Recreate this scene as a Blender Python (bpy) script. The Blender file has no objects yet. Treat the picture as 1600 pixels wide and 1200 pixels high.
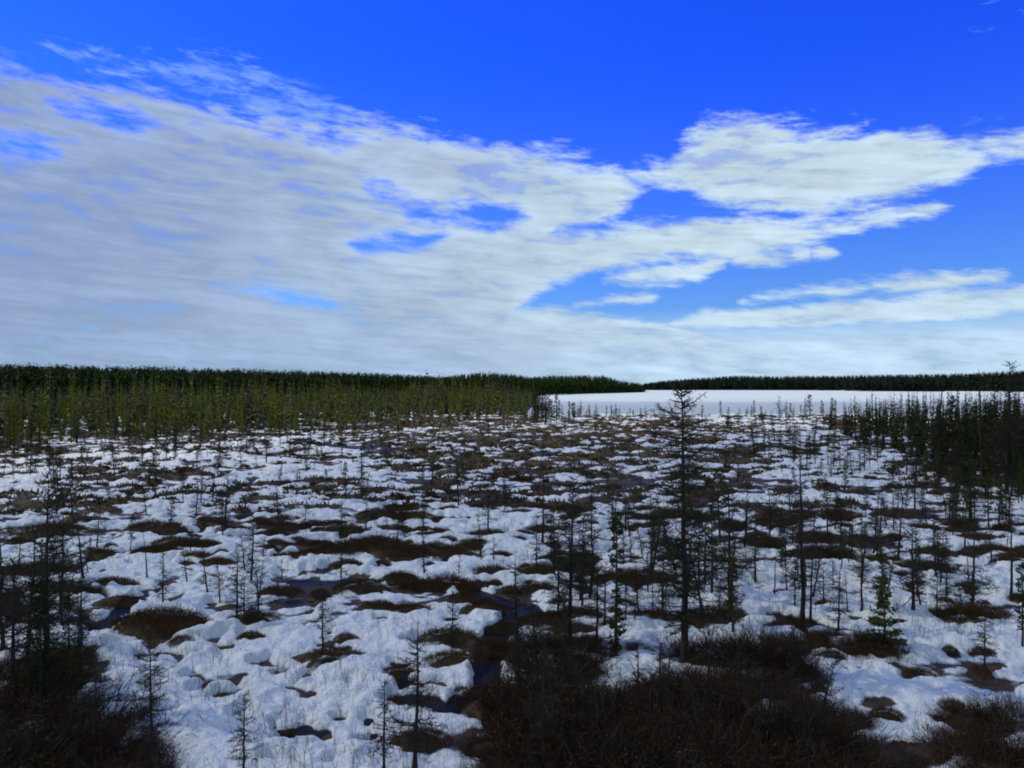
import bpy, math, random
import numpy as np

# ------------------------------------------------------------------ camera, sky, sun, exposure
S = bpy.context.scene
C = S.collection
R = math.radians
CAM_H = 6.0
F = 1244.0          # focal length in photo pixels (photo 1600 wide)
HORIZON = 602.0
cam_d = bpy.data.cameras.new("camera")
cam_d.sensor_width = 36.0
cam_d.lens = 28.0
cam_d.clip_start = 0.1
cam_d.clip_end = 20000.0
cam = bpy.data.objects.new("camera", cam_d)
C.objects.link(cam)
cam.location = (0, 0, CAM_H)
cam.rotation_euler = (R(90) + math.atan((HORIZON - 600.0) / F), 0, 0)
S.camera = cam
S.view_settings.view_transform = 'Standard'
S.view_settings.look = 'None'
S.view_settings.exposure = 0.0
S.view_settings.gamma = 1.0
S.cycles.filter_width = 1.9
S.cycles.max_bounces = 6
S.cycles.diffuse_bounces = 3
S.cycles.transparent_max_bounces = 4

SUN_AZ, SUN_EL = -72.0, 36.0     # azimuth from +Y towards +X
sd = bpy.data.lights.new("sun", 'SUN')
sd.energy = 3.1
sd.angle = R(0.6)
sd.color = (1.0, 0.94, 0.70)
sun = bpy.data.objects.new("sun", sd)
C.objects.link(sun)
sun.rotation_euler = (R(90 - SUN_EL), 0, R(180 - SUN_AZ) + R(180) - R(180))
# a sun lamp shines along its local -Z: aim it from the sun towards the scene
from mathutils import Vector
_to = Vector((math.sin(R(SUN_AZ)) * math.cos(R(SUN_EL)), math.cos(R(SUN_AZ)) * math.cos(R(SUN_EL)), math.sin(R(SUN_EL))))
sun.rotation_euler = (-_to).to_track_quat('-Z', 'Y').to_euler()
sun.location = _to * 300


def px_dir(x, y):
    """azimuth and elevation (degrees) of a photo pixel"""
    t = (x - 800.0) / F
    az = math.atan(t)
    el = math.atan((HORIZON - y) / F * math.cos(az))
    return math.degrees(az), math.degrees(el)


class NG:
    """small helper for shader node graphs"""
    def __init__(self, tree):
        self.t = tree

    def n(self, kind, **kw):
        nd = self.t.nodes.new(kind)
        for k, v in kw.items():
            setattr(nd, k, v)
        return nd

    def link(self, a, b):
        self.t.links.new(a, b)

    def put(self, v, sock):
        if hasattr(v, 'is_output'):
            self.link(v, sock)
        else:
            sock.default_value = v

    def m(self, op, a, b=None, c=None, clamp=False):
        nd = self.n('ShaderNodeMath', operation=op, use_clamp=clamp)
        self.put(a, nd.inputs[0])
        if b is not None:
            self.put(b, nd.inputs[1])
        if c is not None:
            self.put(c, nd.inputs[2])
        return nd.outputs[0]

    def vm(self, op, a, b=None):
        nd = self.n('ShaderNodeVectorMath', operation=op)
        self.put(a, nd.inputs[0])
        if b is not None:
            self.put(b, nd.inputs[1])
        return nd.outputs[0]

    def xyz(self, x, y, z):
        nd = self.n('ShaderNodeCombineXYZ')
        for i, v in enumerate((x, y, z)):
            self.put(v, nd.inputs[i])
        return nd.outputs[0]

    def noise(self, vec, scale, detail=4, rough=0.55, dist=0.0):
        nd = self.n('ShaderNodeTexNoise')
        if vec is not None:
            self.link(vec, nd.inputs['Vector'])
        nd.inputs['Scale'].default_value = scale
        nd.inputs['Detail'].default_value = detail
        nd.inputs['Roughness'].default_value = rough
        nd.inputs['Distortion'].default_value = dist
        return nd.outputs['Fac']

    def ramp(self, v, lo, hi, a=0.0, b=1.0, smooth=True):
        nd = self.n('ShaderNodeMapRange', interpolation_type='SMOOTHSTEP' if smooth else 'LINEAR')
        self.put(v, nd.inputs[0])
        self.put(lo, nd.inputs[1])
        self.put(hi, nd.inputs[2])
        self.put(a, nd.inputs[3])
        self.put(b, nd.inputs[4])
        return nd.outputs[0]

    def mix(self, f, a, b, blend='MIX'):
        nd = self.n('ShaderNodeMix', data_type='RGBA', blend_type=blend)
        self.put(f, nd.inputs[0])
        self.put(a, nd.inputs[6])
        self.put(b, nd.inputs[7])
        return nd.outputs[2]


def build_world():
    w = bpy.data.worlds.new("World")
    S.world = w
    w.use_nodes = True
    t = w.node_tree
    t.nodes.clear()
    g = NG(t)
    out = g.n('ShaderNodeOutputWorld')
    bg = g.n('ShaderNodeBackground')
    bg.inputs['Strength'].default_value = 0.1
    g.link(bg.outputs[0], out.inputs[0])
    sky = g.n('ShaderNodeTexSky', sky_type='NISHITA')
    sky.sun_disc = False
    sky.sun_elevation = R(SUN_EL)
    sky.sun_rotation = R(SUN_AZ)
    sky.altitude = 400
    sky.air_density = 1.0
    sky.dust_density = 0.4
    sky.ozone_density = 3.0
    tc = g.n('ShaderNodeTexCoord')
    d = g.vm('NORMALIZE', tc.outputs['Generated'])
    sp = g.n('ShaderNodeSeparateXYZ')
    g.link(d, sp.inputs[0])
    X, Y, Z = sp.outputs
    az = g.m('MULTIPLY', g.m('ARCTAN2', X, Y), 180 / math.pi)
    el = g.m('MULTIPLY', g.m('ARCSINE', Z), 180 / math.pi)
    zz = g.m('ADD', g.m('MAXIMUM', Z, 0.0), 0.17)
    q = g.xyz(g.m('DIVIDE', X, zz), g.m('DIVIDE', Y, zz), 0.0)      # the flat cloud layer overhead
    sp2 = g.n('ShaderNodeSeparateXYZ')
    g.link(q, sp2.inputs[0])
    # blue of the air: deep and saturated overhead, paler towards the horizon
    tint = g.mix(g.ramp(el, 1.0, 24.0), (0.45, 0.80, 1.42, 1), (0.105, 0.47, 2.62, 1))
    blue = g.mix(1.0, sky.outputs[0], tint, 'MULTIPLY')
    # ragged edges: the layer's own noise bends the outlines
    tilt = g.m('ADD', g.m('MULTIPLY', el, 0.62), g.m('MULTIPLY', az, 0.05))
    qa = g.xyz(g.m('MULTIPLY', az, 0.17), tilt, 0.0)
    n1 = g.noise(qa, 0.75, 10, 0.60, 0.3)
    n2 = g.noise(qa, 2.6, 9, 0.66, 0.2)
    edge = g.m('ADD', g.m('SUBTRACT', n1, 0.5), g.m('MULTIPLY', g.m('SUBTRACT', n2, 0.5), 0.8))
    amp = g.m('ADD', g.m('MULTIPLY', g.m('MINIMUM', g.m('MAXIMUM', el, 0.0), 30.0), 0.25), 0.22)
    rag = g.m('MULTIPLY', edge, amp)
    u = g.m('DIVIDE', g.m('ADD', az, 45.0), 90.0, clamp=True)

    def curve(pts):
        nd = g.n('ShaderNodeFloatCurve')
        cv = nd.mapping.curves[0]
        arr = sorted(((a + 45.0) / 90.0, (e + 10.0) / 50.0) for a, e in pts)
        cv.points[0].location = (0.0, arr[0][1])
        cv.points[1].location = (1.0, arr[-1][1])
        for a, e in arr:
            if 0.001 < a < 0.999:
                cv.points.new(a, e)
        for p in cv.points:
            p.handle_type = 'VECTOR'
        nd.mapping.update()
        g.link(u, nd.inputs['Value'])
        return g.m('SUBTRACT', g.m('MULTIPLY', nd.outputs[0], 50.0), 10.0)

    def band(top, bot, pad=0.0):
        """signed depth in degrees inside the strip between two outlines; both tapered off at their ends"""
        T = [px_dir(x, y) for x, y in top]
        B = [px_dir(x, y) for x, y in bot]
        for P, s in ((T, -1), (B, 1)):
            for end, k in ((0, -1), (-1, 1)):
                a, e = P[end]
                if abs(a) < 40:
                    P.insert(0 if end == 0 else len(P), (a + k * 1.4, e + s * 1.2))
                    P.insert(0 if end == 0 else len(P), (a + k * 4.0, e + s * 6.0))
        return g.m('ADD', g.m('MINIMUM', g.m('SUBTRACT', curve(T), el), g.m('SUBTRACT', el, curve(B))), pad)

    bands = [
        # the great bank on the left
        band([(-400, 40), (-100, 88), (0, 98), (100, 118), (200, 138), (270, 158), (350, 178), (430, 193), (520, 206), (575, 194), (630, 196), (700, 212),
              (780, 234), (870, 250), (940, 256), (985, 278), (1000, 295)],
             [(-400, 900), (640, 900), (770, 600), (805, 480), (835, 400), (868, 368), (900, 352), (960, 334), (985, 318), (1000, 305)]),
        # right cloud
        band([(990, 262), (1045, 246), (1068, 216), (1110, 196), (1160, 186), (1200, 195), (1250, 200), (1320, 203), (1400, 207), (1450, 210), (1500, 224), (1535, 240)],
             [(990, 280), (1030, 290), (1080, 308), (1130, 322), (1200, 325), (1290, 329), (1350, 324), (1420, 305), (1480, 286), (1520, 265), (1535, 250)]),
        band([(1500, 214), (1540, 210), (1580, 200), (1800, 170)], [(1500, 222), (1550, 232), (1600, 240), (1800, 245)], 0.1),
        # long tongue under it
        band([(790, 345), (900, 366), (980, 356), (1010, 350), (1080, 345), (1105, 336), (1160, 341), (1220, 346), (1300, 350), (1370, 337), (1430, 325), (1470, 318)],
             [(790, 490), (860, 446), (920, 426), (980, 415), (1050, 405), (1130, 404), (1200, 390), (1280, 375), (1350, 360), (1420, 342), (1470, 326)], 0.1),
        band([(945, 430), (1000, 422), (1070, 418), (1110, 408), (1130, 403)], [(945, 437), (1000, 441), (1060, 437), (1100, 430), (1130, 413)], 0.15),
        band([(1150, 403), (1200, 398), (1260, 390)], [(1150, 413), (1210, 413), (1260, 400)], 0.1),
        band([(1272, 391), (1290, 387), (1302, 392)], [(1272, 396), (1290, 397), (1302, 396)], 0.05),
        band([(1160, 465), (1200, 458), (1300, 447), (1400, 440), (1500, 432), (1570, 428)], [(1160, 472), (1200, 470), (1300, 462), (1400, 452), (1500, 443), (1570, 433)], 0.15),
        band([(1050, 503), (1100, 488), (1200, 480), (1300, 470), (1400, 462), (1500, 452), (1600, 447), (1800, 440)],
             [(1050, 510), (1100, 514), (1200, 518), (1300, 510), (1400, 506), (1500, 500), (1600, 492), (1800, 480)], 0.0),
        band([(900, 472), (960, 466), (1020, 461)], [(900, 478), (960, 475), (1020, 466)], 0.05),
        band([(790, 482), (860, 484), (940, 492), (1000, 502), (1130, 528)], [(790, 640), (880, 575), (980, 560), (1060, 550), (1130, 535)], 0.1),
    ]
    sdist = bands[0]
    for b in bands[1:]:
        sdist = g.m('MAXIMUM', sdist, b)
    holes = [
        band([(580, 300), (604, 302), (650, 326), (690, 335), (750, 332), (800, 336)], [(580, 303), (612, 316), (642, 337), (672, 353), (692, 351), (702, 341), (750, 341), (800, 340)], 0.1),
        band([(560, 381), (620, 376), (650, 372), (680, 366)], [(560, 384), (620, 383), (650, 388), (680, 372)], 0.0),
        band([(372, 448), (430, 455), (490, 461), (530, 482)], [(372, 450), (430, 466), (480, 480), (530, 488)], -0.15),
        band([(90, 162), (150, 170), (215, 188)], [(90, 170), (150, 180), (215, 192)], 0.0),
        band([(-60, 222), (0, 224), (60, 228)], [(-60, 234), (0, 234), (60, 234)], -0.1),
        band([(300, 170), (420, 192), (540, 203)], [(300, 172), (420, 196), (540, 208)], -0.35),
    ]
    for h in holes:
        sdist = g.m('MINIMUM', sdist, g.m('SUBTRACT', g.m('MULTIPLY', h, -0.7), -0.0))
    soft = g.m('ADD', g.m('MULTIPLY', g.m('MINIMUM', g.m('MAXIMUM', el, 0.0), 30.0), 0.036), 0.14)
    dens = g.ramp(g.m('ADD', sdist, rag), g.m('MULTIPLY', soft, -1.0), g.m('MULTIPLY', soft, 1.3))
    # thin veil: wisps above the bank, top right corner, and low pale haze clouds near the horizon
    thin = band([(290, 98), (330, 100), (400, 114), (450, 138), (500, 160), (540, 178)], [(290, 135), (330, 160), (400, 188), (450, 194), (500, 190), (540, 186)], 0.3)
    thin = g.m('MAXIMUM', thin, band([(70, 72), (160, 82), (270, 96)], [(70, 82), (160, 112), (270, 130)], -0.3))
    thin = g.m('MAXIMUM', thin, band([(1500, 12), (1540, 0), (1800, -70)], [(1500, 18), (1540, 10), (1800, -20)], -0.7))
    veil = g.m('MULTIPLY', g.ramp(g.m('ADD', thin, g.m('MULTIPLY', rag, 1.5)), -0.7, 1.4), 0.62)
    stretch = g.xyz(g.m('MULTIPLY', az, 0.10), g.m('MULTIPLY', el, 1.1), 3.0)
    n3 = g.noise(stretch, 1.3, 5, 0.6)
    low = g.m('MULTIPLY', g.ramp(el, 5.6, 2.3), g.ramp(n3, 0.25, 0.75, 0.88, 1.0))
    cover = g.m('MAXIMUM', g.m('MULTIPLY', dens, 0.97), g.m('MULTIPLY', low, 0.96))
    blue = g.mix(g.m('MULTIPLY', veil, g.ramp(n2, 0.35, 0.65, 0.35, 1.15), clamp=True), blue, (2.6, 4.6, 7.6, 1))
    # cloud brightness: rippled underside, greyer to the left and low down, white to the right
    rx = g.m('ADD', g.m('MULTIPLY', sp2.outputs[0], 0.9), g.m('MULTIPLY', sp2.outputs[1], 0.25))
    ry = g.m('SUBTRACT', g.m('MULTIPLY', sp2.outputs[1], 1.7), g.m('MULTIPLY', sp2.outputs[0], 0.45))
    n4 = g.noise(qa, 0.62, 5, 0.55, 0.5)
    n5 = g.noise(qa, 1.9, 8, 0.62, 0.3)
    lum = g.ramp(az, -36.0, 20.0, 0.94, 1.18)
    n6 = g.noise(g.vm('MULTIPLY', qa, (0.55, 2.4, 1.0)), 1.1, 4, 0.5, 0.9)
    lum = g.m('MULTIPLY', lum, g.ramp(n4, 0.28, 0.72, 0.89, 1.11))
    lum = g.m('MULTIPLY', lum, g.ramp(n6, 0.3, 0.7, 0.94, 1.06))
    lum = g.m('MULTIPLY', lum, g.ramp(n5, 0.3, 0.7, 0.93, 1.07))
    lum = g.m('MULTIPLY', lum, g.ramp(g.m('ADD', sdist, rag), 0.0, 2.5, 1.08, 0.97))
    ccol = g.mix(g.ramp(az, -34.0, 16.0), (3.1, 4.1, 6.2, 1), (4.7, 6.0, 6.8, 1))
    ccol = g.mix(g.ramp(el, 7.0, 0.0, 0.0, 0.8), ccol, g.mix(g.ramp(az, -12.0, 14.0), (3.3, 4.6, 6.9, 1), (4.3, 5.7, 7.5, 1)))
    cl = g.vm('SCALE', ccol)
    sc = cl.node
    g.put(lum, sc.inputs['Scale'])
    mott = g.m('SUBTRACT', 1.0, g.m('MULTIPLY', g.ramp(g.m('ADD', n5, g.m('SUBTRACT', n4, 0.5)), 0.47, 0.25), 0.30))
    col = g.mix(g.m('MULTIPLY', cover, mott), blue, cl)
    # overhead, behind and to the sides: added to neutralise the fill, a broken grey cloud deck
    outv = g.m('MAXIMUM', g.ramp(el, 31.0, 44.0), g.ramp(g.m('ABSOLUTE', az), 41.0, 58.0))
    fill_deck = g.m('MULTIPLY', outv, g.ramp(g.noise(q, 0.9, 6, 0.6), 0.38, 0.55))
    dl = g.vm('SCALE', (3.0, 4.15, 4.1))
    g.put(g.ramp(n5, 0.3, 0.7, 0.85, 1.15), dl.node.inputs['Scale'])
    col = g.mix(fill_deck, col, dl)
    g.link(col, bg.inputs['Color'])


build_world()

# ------------------------------------------------------------------ small tools
rng = np.random.default_rng(11)
random.seed(5)


def fold(a):
    return a - np.floor(a)


def vnoise(x, y, seed=0):
    """smooth value noise, about 0..1, feature size 1"""
    xi, yi = np.floor(x).astype(np.int64), np.floor(y).astype(np.int64)
    fx, fy = x - xi, y - yi
    fx, fy = fx * fx * (3 - 2 * fx), fy * fy * (3 - 2 * fy)

    def h(a, b):
        v = (a * 374761393 + b * 668265263 + seed * 974711) & 0xFFFFFFFF
        v = ((v ^ (v >> 13)) * 1274126177) & 0xFFFFFFFF
        v = v ^ (v >> 16)
        return (v & 0xFFFFFF) / float(0xFFFFFF)
    return (h(xi, yi) * (1 - fx) + h(xi + 1, yi) * fx) * (1 - fy) + (h(xi, yi + 1) * (1 - fx) + h(xi + 1, yi + 1) * fx) * fy


def fbm(x, y, size, octs=4, seed=0):
    s, a, tot = 0.0, 1.0, 0.0
    for o in range(octs):
        f = 2.0 ** o / size
        s = s + a * vnoise(x * f + 17.3 * o, y * f - 9.1 * o, seed + o)
        tot += a
        a *= 0.5
    return s / tot


def sstep(v, lo, hi):
    t = np.clip((v - lo) / (hi - lo), 0, 1)
    return t * t * (3 - 2 * t)


def at(x, y, z=0.12):
    """ground point seen at a photo pixel"""
    d = F * (CAM_H - z) / (y - HORIZON)
    return ((x - 800.0) / F * d, d)


def tag(o, label=None, cat=None, group=None, kind=None):
    for k, v in (('label', label), ('category', cat), ('group', group), ('kind', kind)):
        if v:
            o[k] = v
    return o


def mesh_np(name, V, Fc, mats, mi=None, smooth=False):
    """mesh from vertex array and a list of equal-length face arrays"""
    me = bpy.data.meshes.new(name)
    V = np.asarray(V, np.float32)
    me.vertices.add(len(V))
    me.vertices.foreach_set('co', V.ravel())
    lens = np.concatenate([np.full(len(f), f.shape[1], np.int32) for f in Fc])
    loops = np.concatenate([f.ravel() for f in Fc]).astype(np.int32)
    me.loops.add(len(loops))
    me.loops.foreach_set('vertex_index', loops)
    me.polygons.add(len(lens))
    st = np.zeros(len(lens), np.int32)
    st[1:] = np.cumsum(lens)[:-1]
    me.polygons.foreach_set('loop_start', st)
    for m in mats:
        me.materials.append(m)
    if mi is not None:
        me.polygons.foreach_set('material_index', np.asarray(mi, np.int32))
    me.polygons.foreach_set('use_smooth', np.full(len(lens), smooth, bool))
    me.update(calc_edges=True)
    return me


class Geo:
    """collects tubes, blades and leaf quads into one mesh"""
    def __init__(self):
        self.V, self.T, self.Q, self.tm, self.qm, self.n = [], [], [], [], [], 0

    def add(self, V, T=None, Q=None, m=0):
        if T is not None and len(T):
            self.T.append(T + self.n)
            self.tm.append(np.full(len(T), m))
        if Q is not None and len(Q):
            self.Q.append(Q + self.n)
            self.qm.append(np.full(len(Q), m))
        self.V.append(V)
        self.n += len(V)

    def tube(self, P, rad, sides=5, m=0):
        P = np.asarray(P, float)
        n = len(P)
        tg = np.gradient(P, axis=0)
        tg /= np.linalg.norm(tg, axis=1)[:, None] + 1e-9
        ref = np.where(np.abs(tg[:, 2:3]) > 0.85, np.array([[1.0, 0, 0]]), np.array([[0, 0, 1.0]]))
        a = np.cross(tg, ref)
        a /= np.linalg.norm(a, axis=1)[:, None] + 1e-9
        b = np.cross(tg, a)
        ang = np.arange(sides) * 2 * math.pi / sides
        ring = a[:, None, :] * np.cos(ang)[None, :, None] + b[:, None, :] * np.sin(ang)[None, :, None]
        V = P[:, None, :] + ring * np.asarray(rad)[:, None, None]
        V = V.reshape(-1, 3)
        i = np.arange(n - 1)[:, None] * sides
        j = np.arange(sides)[None, :]
        k = (j + 1) % sides
        Q = np.stack([i + j, i + k, i + sides + k, i + sides + j], -1).reshape(-1, 4)
        self.add(V, Q=Q, m=m)

    def blades(self, P, D, L, W, m=0, r=None):
        """narrow pointed triangles, three round a twig so that it has thickness"""
        n = len(P)
        r = r or rng
        D = D / (np.linalg.norm(D, axis=1)[:, None] + 1e-9)
        s = np.cross(D, r.normal(size=(n, 3)))
        s /= np.linalg.norm(s, axis=1)[:, None] + 1e-9
        t = np.cross(D, s)
        L = np.broadcast_to(L, n)[:, None]
        W = np.broadcast_to(W, n)[:, None] * 0.5
        V = np.stack([P + s * W, P - 0.5 * s * W + 0.87 * t * W, P - 0.5 * s * W - 0.87 * t * W, P + D * L], 1).reshape(-1, 3)
        b = np.arange(n)[:, None] * 4
        T = np.concatenate([b + np.array([[0, 1, 3]]), b + np.array([[1, 2, 3]]), b + np.array([[2, 0, 3]])], 0)
        self.add(V, T=T, m=m)

    def leaves(self, P, D, L, W, m=0):
        """small pointed quads lying roughly along D"""
        n = len(P)
        D = D / (np.linalg.norm(D, axis=1)[:, None] + 1e-9)
        s = np.cross(D, rng.normal(size=(n, 3)))
        s /= np.linalg.norm(s, axis=1)[:, None] + 1e-9
        L = np.broadcast_to(L, n)[:, None]
        W = np.broadcast_to(W, n)[:, None] * 0.5
        V = np.stack([P, P + D * L * 0.45 + s * W, P + D * L, P + D * L * 0.45 - s * W], 1).reshape(-1, 3)
        Q = np.arange(n * 4).reshape(-1, 4)
        self.add(V, Q=Q, m=m)

    def mesh(self, name, mats, smooth=False):
        fs, mi = [], []
        if self.T:
            fs.append(np.concatenate(self.T)); mi.append(np.concatenate(self.tm))
        if self.Q:
            fs.append(np.concatenate(self.Q)); mi.append(np.concatenate(self.qm))
        return mesh_np(name, np.concatenate(self.V), fs, mats, np.concatenate(mi), smooth)


# ------------------------------------------------------------------ materials
def mat(name, build):
    m = bpy.data.materials.new(name)
    m.use_nodes = True
    t = m.node_tree
    t.nodes.clear()
    g = NG(t)
    out = g.n('ShaderNodeOutputMaterial')
    p = g.n('ShaderNodeBsdfPrincipled')
    g.link(p.outputs[0], out.inputs[0])
    build(g, p)
    return m


def two_tone(a, b, c=None, scale=2.0, rough=0.85, rnd=0.6):
    """colour that wanders between a and b over the plant, with a shift of its own for each object"""
    def f(g, p):
        tc = g.n('ShaderNodeTexCoord')
        oi = g.n('ShaderNodeObjectInfo')
        geo = g.n('ShaderNodeNewGeometry')
        n = g.noise(tc.outputs['Object'], scale, 3)
        rp = g.ramp(geo.outputs['Random Per Island'], 0.0, 1.0, -0.28, 0.28, False)
        k = g.ramp(g.m('ADD', n, rp), 0.25, 0.75)
        col = g.mix(k, a + (1,), b + (1,))
        if c is not None:
            col = g.mix(g.m('MULTIPLY', g.ramp(oi.outputs['Random'], 0.35, 1.0), rnd), col, c + (1,))
        g.link(col, p.inputs['Base Color'])
        p.inputs['Roughness'].default_value = rough
        p.inputs['Specular IOR Level'].default_value = 0.15
    return f


M_bark = mat('larch_bark', two_tone((0.018, 0.015, 0.012), (0.050, 0.042, 0.033), (0.035, 0.028, 0.02), 6.0))
M_twig = mat('larch_twigs', two_tone((0.024, 0.020, 0.015), (0.055, 0.046, 0.033), (0.04, 0.034, 0.018), 1.5))
M_twig_far = mat('wood_twigs', two_tone((0.045, 0.038, 0.026), (0.13, 0.11, 0.075), None, 0.2))
M_lichen = mat('twig_lichen', two_tone((0.045, 0.055, 0.018), (0.075, 0.08, 0.03), None, 3.0))
M_sbark = mat('spruce_bark', two_tone((0.03, 0.024, 0.018), (0.07, 0.055, 0.042), None, 6.0))
M_needle = mat('spruce_needles', two_tone((0.022, 0.042, 0.008), (0.070, 0.090, 0.014), (0.085, 0.085, 0.016), 2.0))
M_needle_d = mat('forest_needles', two_tone((0.016, 0.034, 0.006), (0.055, 0.085, 0.014), None, 0.12))
M_needle_y = mat('sunlit_bog_needles', two_tone((0.070, 0.100, 0.010), (0.230, 0.235, 0.030), (0.20, 0.165, 0.055), 0.25, rnd=0.5))  # sunlit brightness of the left belt put into its olive needle colour
M_needle_g = mat('shaded_grove_needles', two_tone((0.014, 0.024, 0.006), (0.050, 0.058, 0.012), (0.050, 0.045, 0.014), 1.5))  # darker needles: the shade on the right grove put into the colour
M_needle_f = mat('hazed_far_needles', two_tone((0.007, 0.014, 0.010), (0.020, 0.034, 0.016), None, 0.05))  # distance haze put into the colour as darker, bluer needles
M_heath = mat('heath_twigs', two_tone((0.045, 0.024, 0.012), (0.140, 0.066, 0.026), (0.090, 0.068, 0.022), 1.2))
M_heath_leaf = mat('heath_leaves', two_tone((0.050, 0.034, 0.011), (0.120, 0.058, 0.018), (0.085, 0.075, 0.018), 1.2))
M_thicket = mat('thicket_twigs', two_tone((0.022, 0.014, 0.009), (0.078, 0.040, 0.020), (0.075, 0.030, 0.014), 0.8, rnd=0.8))
M_sedge = mat('sedge_straw', two_tone((0.11, 0.07, 0.022), (0.22, 0.15, 0.05), None, 0.3))


def m_ground(g, p):
    tc = g.n('ShaderNodeTexCoord')
    pos = tc.outputs['Object']
    sn = g.n('ShaderNodeAttribute', attribute_name='snow').outputs['Fac']
    fo = g.n('ShaderNodeAttribute', attribute_name='forest').outputs['Fac']
    nf = g.noise(pos, 9.0, 5, 0.65)
    nm = g.noise(pos, 2.2, 4, 0.6)
    # snow: coarse old grains, faint grey litter, wet grey slush where it has worn thin
    litter = g.ramp(g.noise(pos, 26.0, 3, 0.7), 0.66, 0.80)
    white = g.mix(g.m('MULTIPLY', litter, 0.35), (0.86, 0.87, 0.88, 1), (0.34, 0.29, 0.24, 1))
    white = g.mix(g.ramp(nm, 0.42, 0.75, 0.0, 0.35), white, (0.70, 0.72, 0.76, 1))
    slush = (0.26, 0.29, 0.34, 1)
    peat = g.mix(g.ramp(nm, 0.35, 0.65), (0.030, 0.021, 0.012, 1), (0.095, 0.052, 0.022, 1))
    peat = g.mix(g.ramp(nf, 0.5, 0.75, 0.0, 0.6), peat, (0.050, 0.045, 0.014, 1))
    se = g.n('ShaderNodeAttribute', attribute_name='sedge').outputs['Fac']
    straw = g.mix(g.ramp(nm, 0.35, 0.65), (0.055, 0.040, 0.018, 1), (0.17, 0.12, 0.045, 1))
    peat = g.mix(g.m('MULTIPLY', se, 0.8), peat, straw)
    jag = g.m('ADD', sn, g.m('MULTIPLY', g.m('SUBTRACT', nf, 0.5), 0.35))
    col = g.mix(g.ramp(jag, 0.30, 0.42), peat, slush)
    col = g.mix(g.ramp(jag, 0.46, 0.64), col, white)
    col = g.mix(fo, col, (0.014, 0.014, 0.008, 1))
    g.link(col, p.inputs['Base Color'])
    p.inputs['Roughness'].default_value = 0.7
    p.inputs['Specular IOR Level'].default_value = 0.25
    b = g.n('ShaderNodeBump')
    b.inputs['Strength'].default_value = 0.9
    b.inputs['Distance'].default_value = 0.12
    g.link(g.m('ADD', g.noise(pos, 5.0, 5, 0.6), g.m('MULTIPLY', nf, 0.5)), b.inputs['Height'])
    g.link(b.outputs[0], p.inputs['Normal'])


def m_water(g, p):
    tc = g.n('ShaderNodeTexCoord')
    p.inputs['Base Color'].default_value = (0.010, 0.009, 0.011, 1)
    p.inputs['Roughness'].default_value = 0.45
    p.inputs['Specular IOR Level'].default_value = 0.07
    b = g.n('ShaderNodeBump')
    b.inputs['Strength'].default_value = 0.12
    b.inputs['Distance'].default_value = 0.05
    g.link(g.noise(tc.outputs['Object'], 1.5, 4), b.inputs['Height'])
    g.link(b.outputs[0], p.inputs['Normal'])


def m_lake(g, p):
    tc = g.n('ShaderNodeTexCoord')
    pos = tc.outputs['Object']
    st = g.vm('MULTIPLY', pos, (0.008, 0.07, 1.0))
    n = g.noise(st, 1.0, 5, 0.6)
    sp = g.n('ShaderNodeSeparateXYZ')
    g.link(pos, sp.inputs[0])
    near = g.ramp(sp.outputs[1], 165.0, 400.0)          # wet grey ice near this shore, dry snow farther out
    k = g.m('ADD', g.m('MULTIPLY', near, 0.85), g.m('MULTIPLY', g.m('SUBTRACT', n, 0.5), 1.5))
    col = g.mix(g.ramp(k, 0.15, 0.8), (0.44, 0.49, 0.50, 1), (0.86, 0.88, 0.84, 1))
    g.link(col, p.inputs['Base Color'])
    p.inputs['Roughness'].default_value = 0.55
    b = g.n('ShaderNodeBump')
    b.inputs['Strength'].default_value = 0.2
    b.inputs['Distance'].default_value = 0.3
    g.link(g.noise(pos, 0.4, 4), b.inputs['Height'])
    g.link(b.outputs[0], p.inputs['Normal'])


M_ground = mat('bog_ground', m_ground)
M_water = mat('bog_water', m_water)
M_lake = mat('lake_ice', m_lake)

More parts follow.
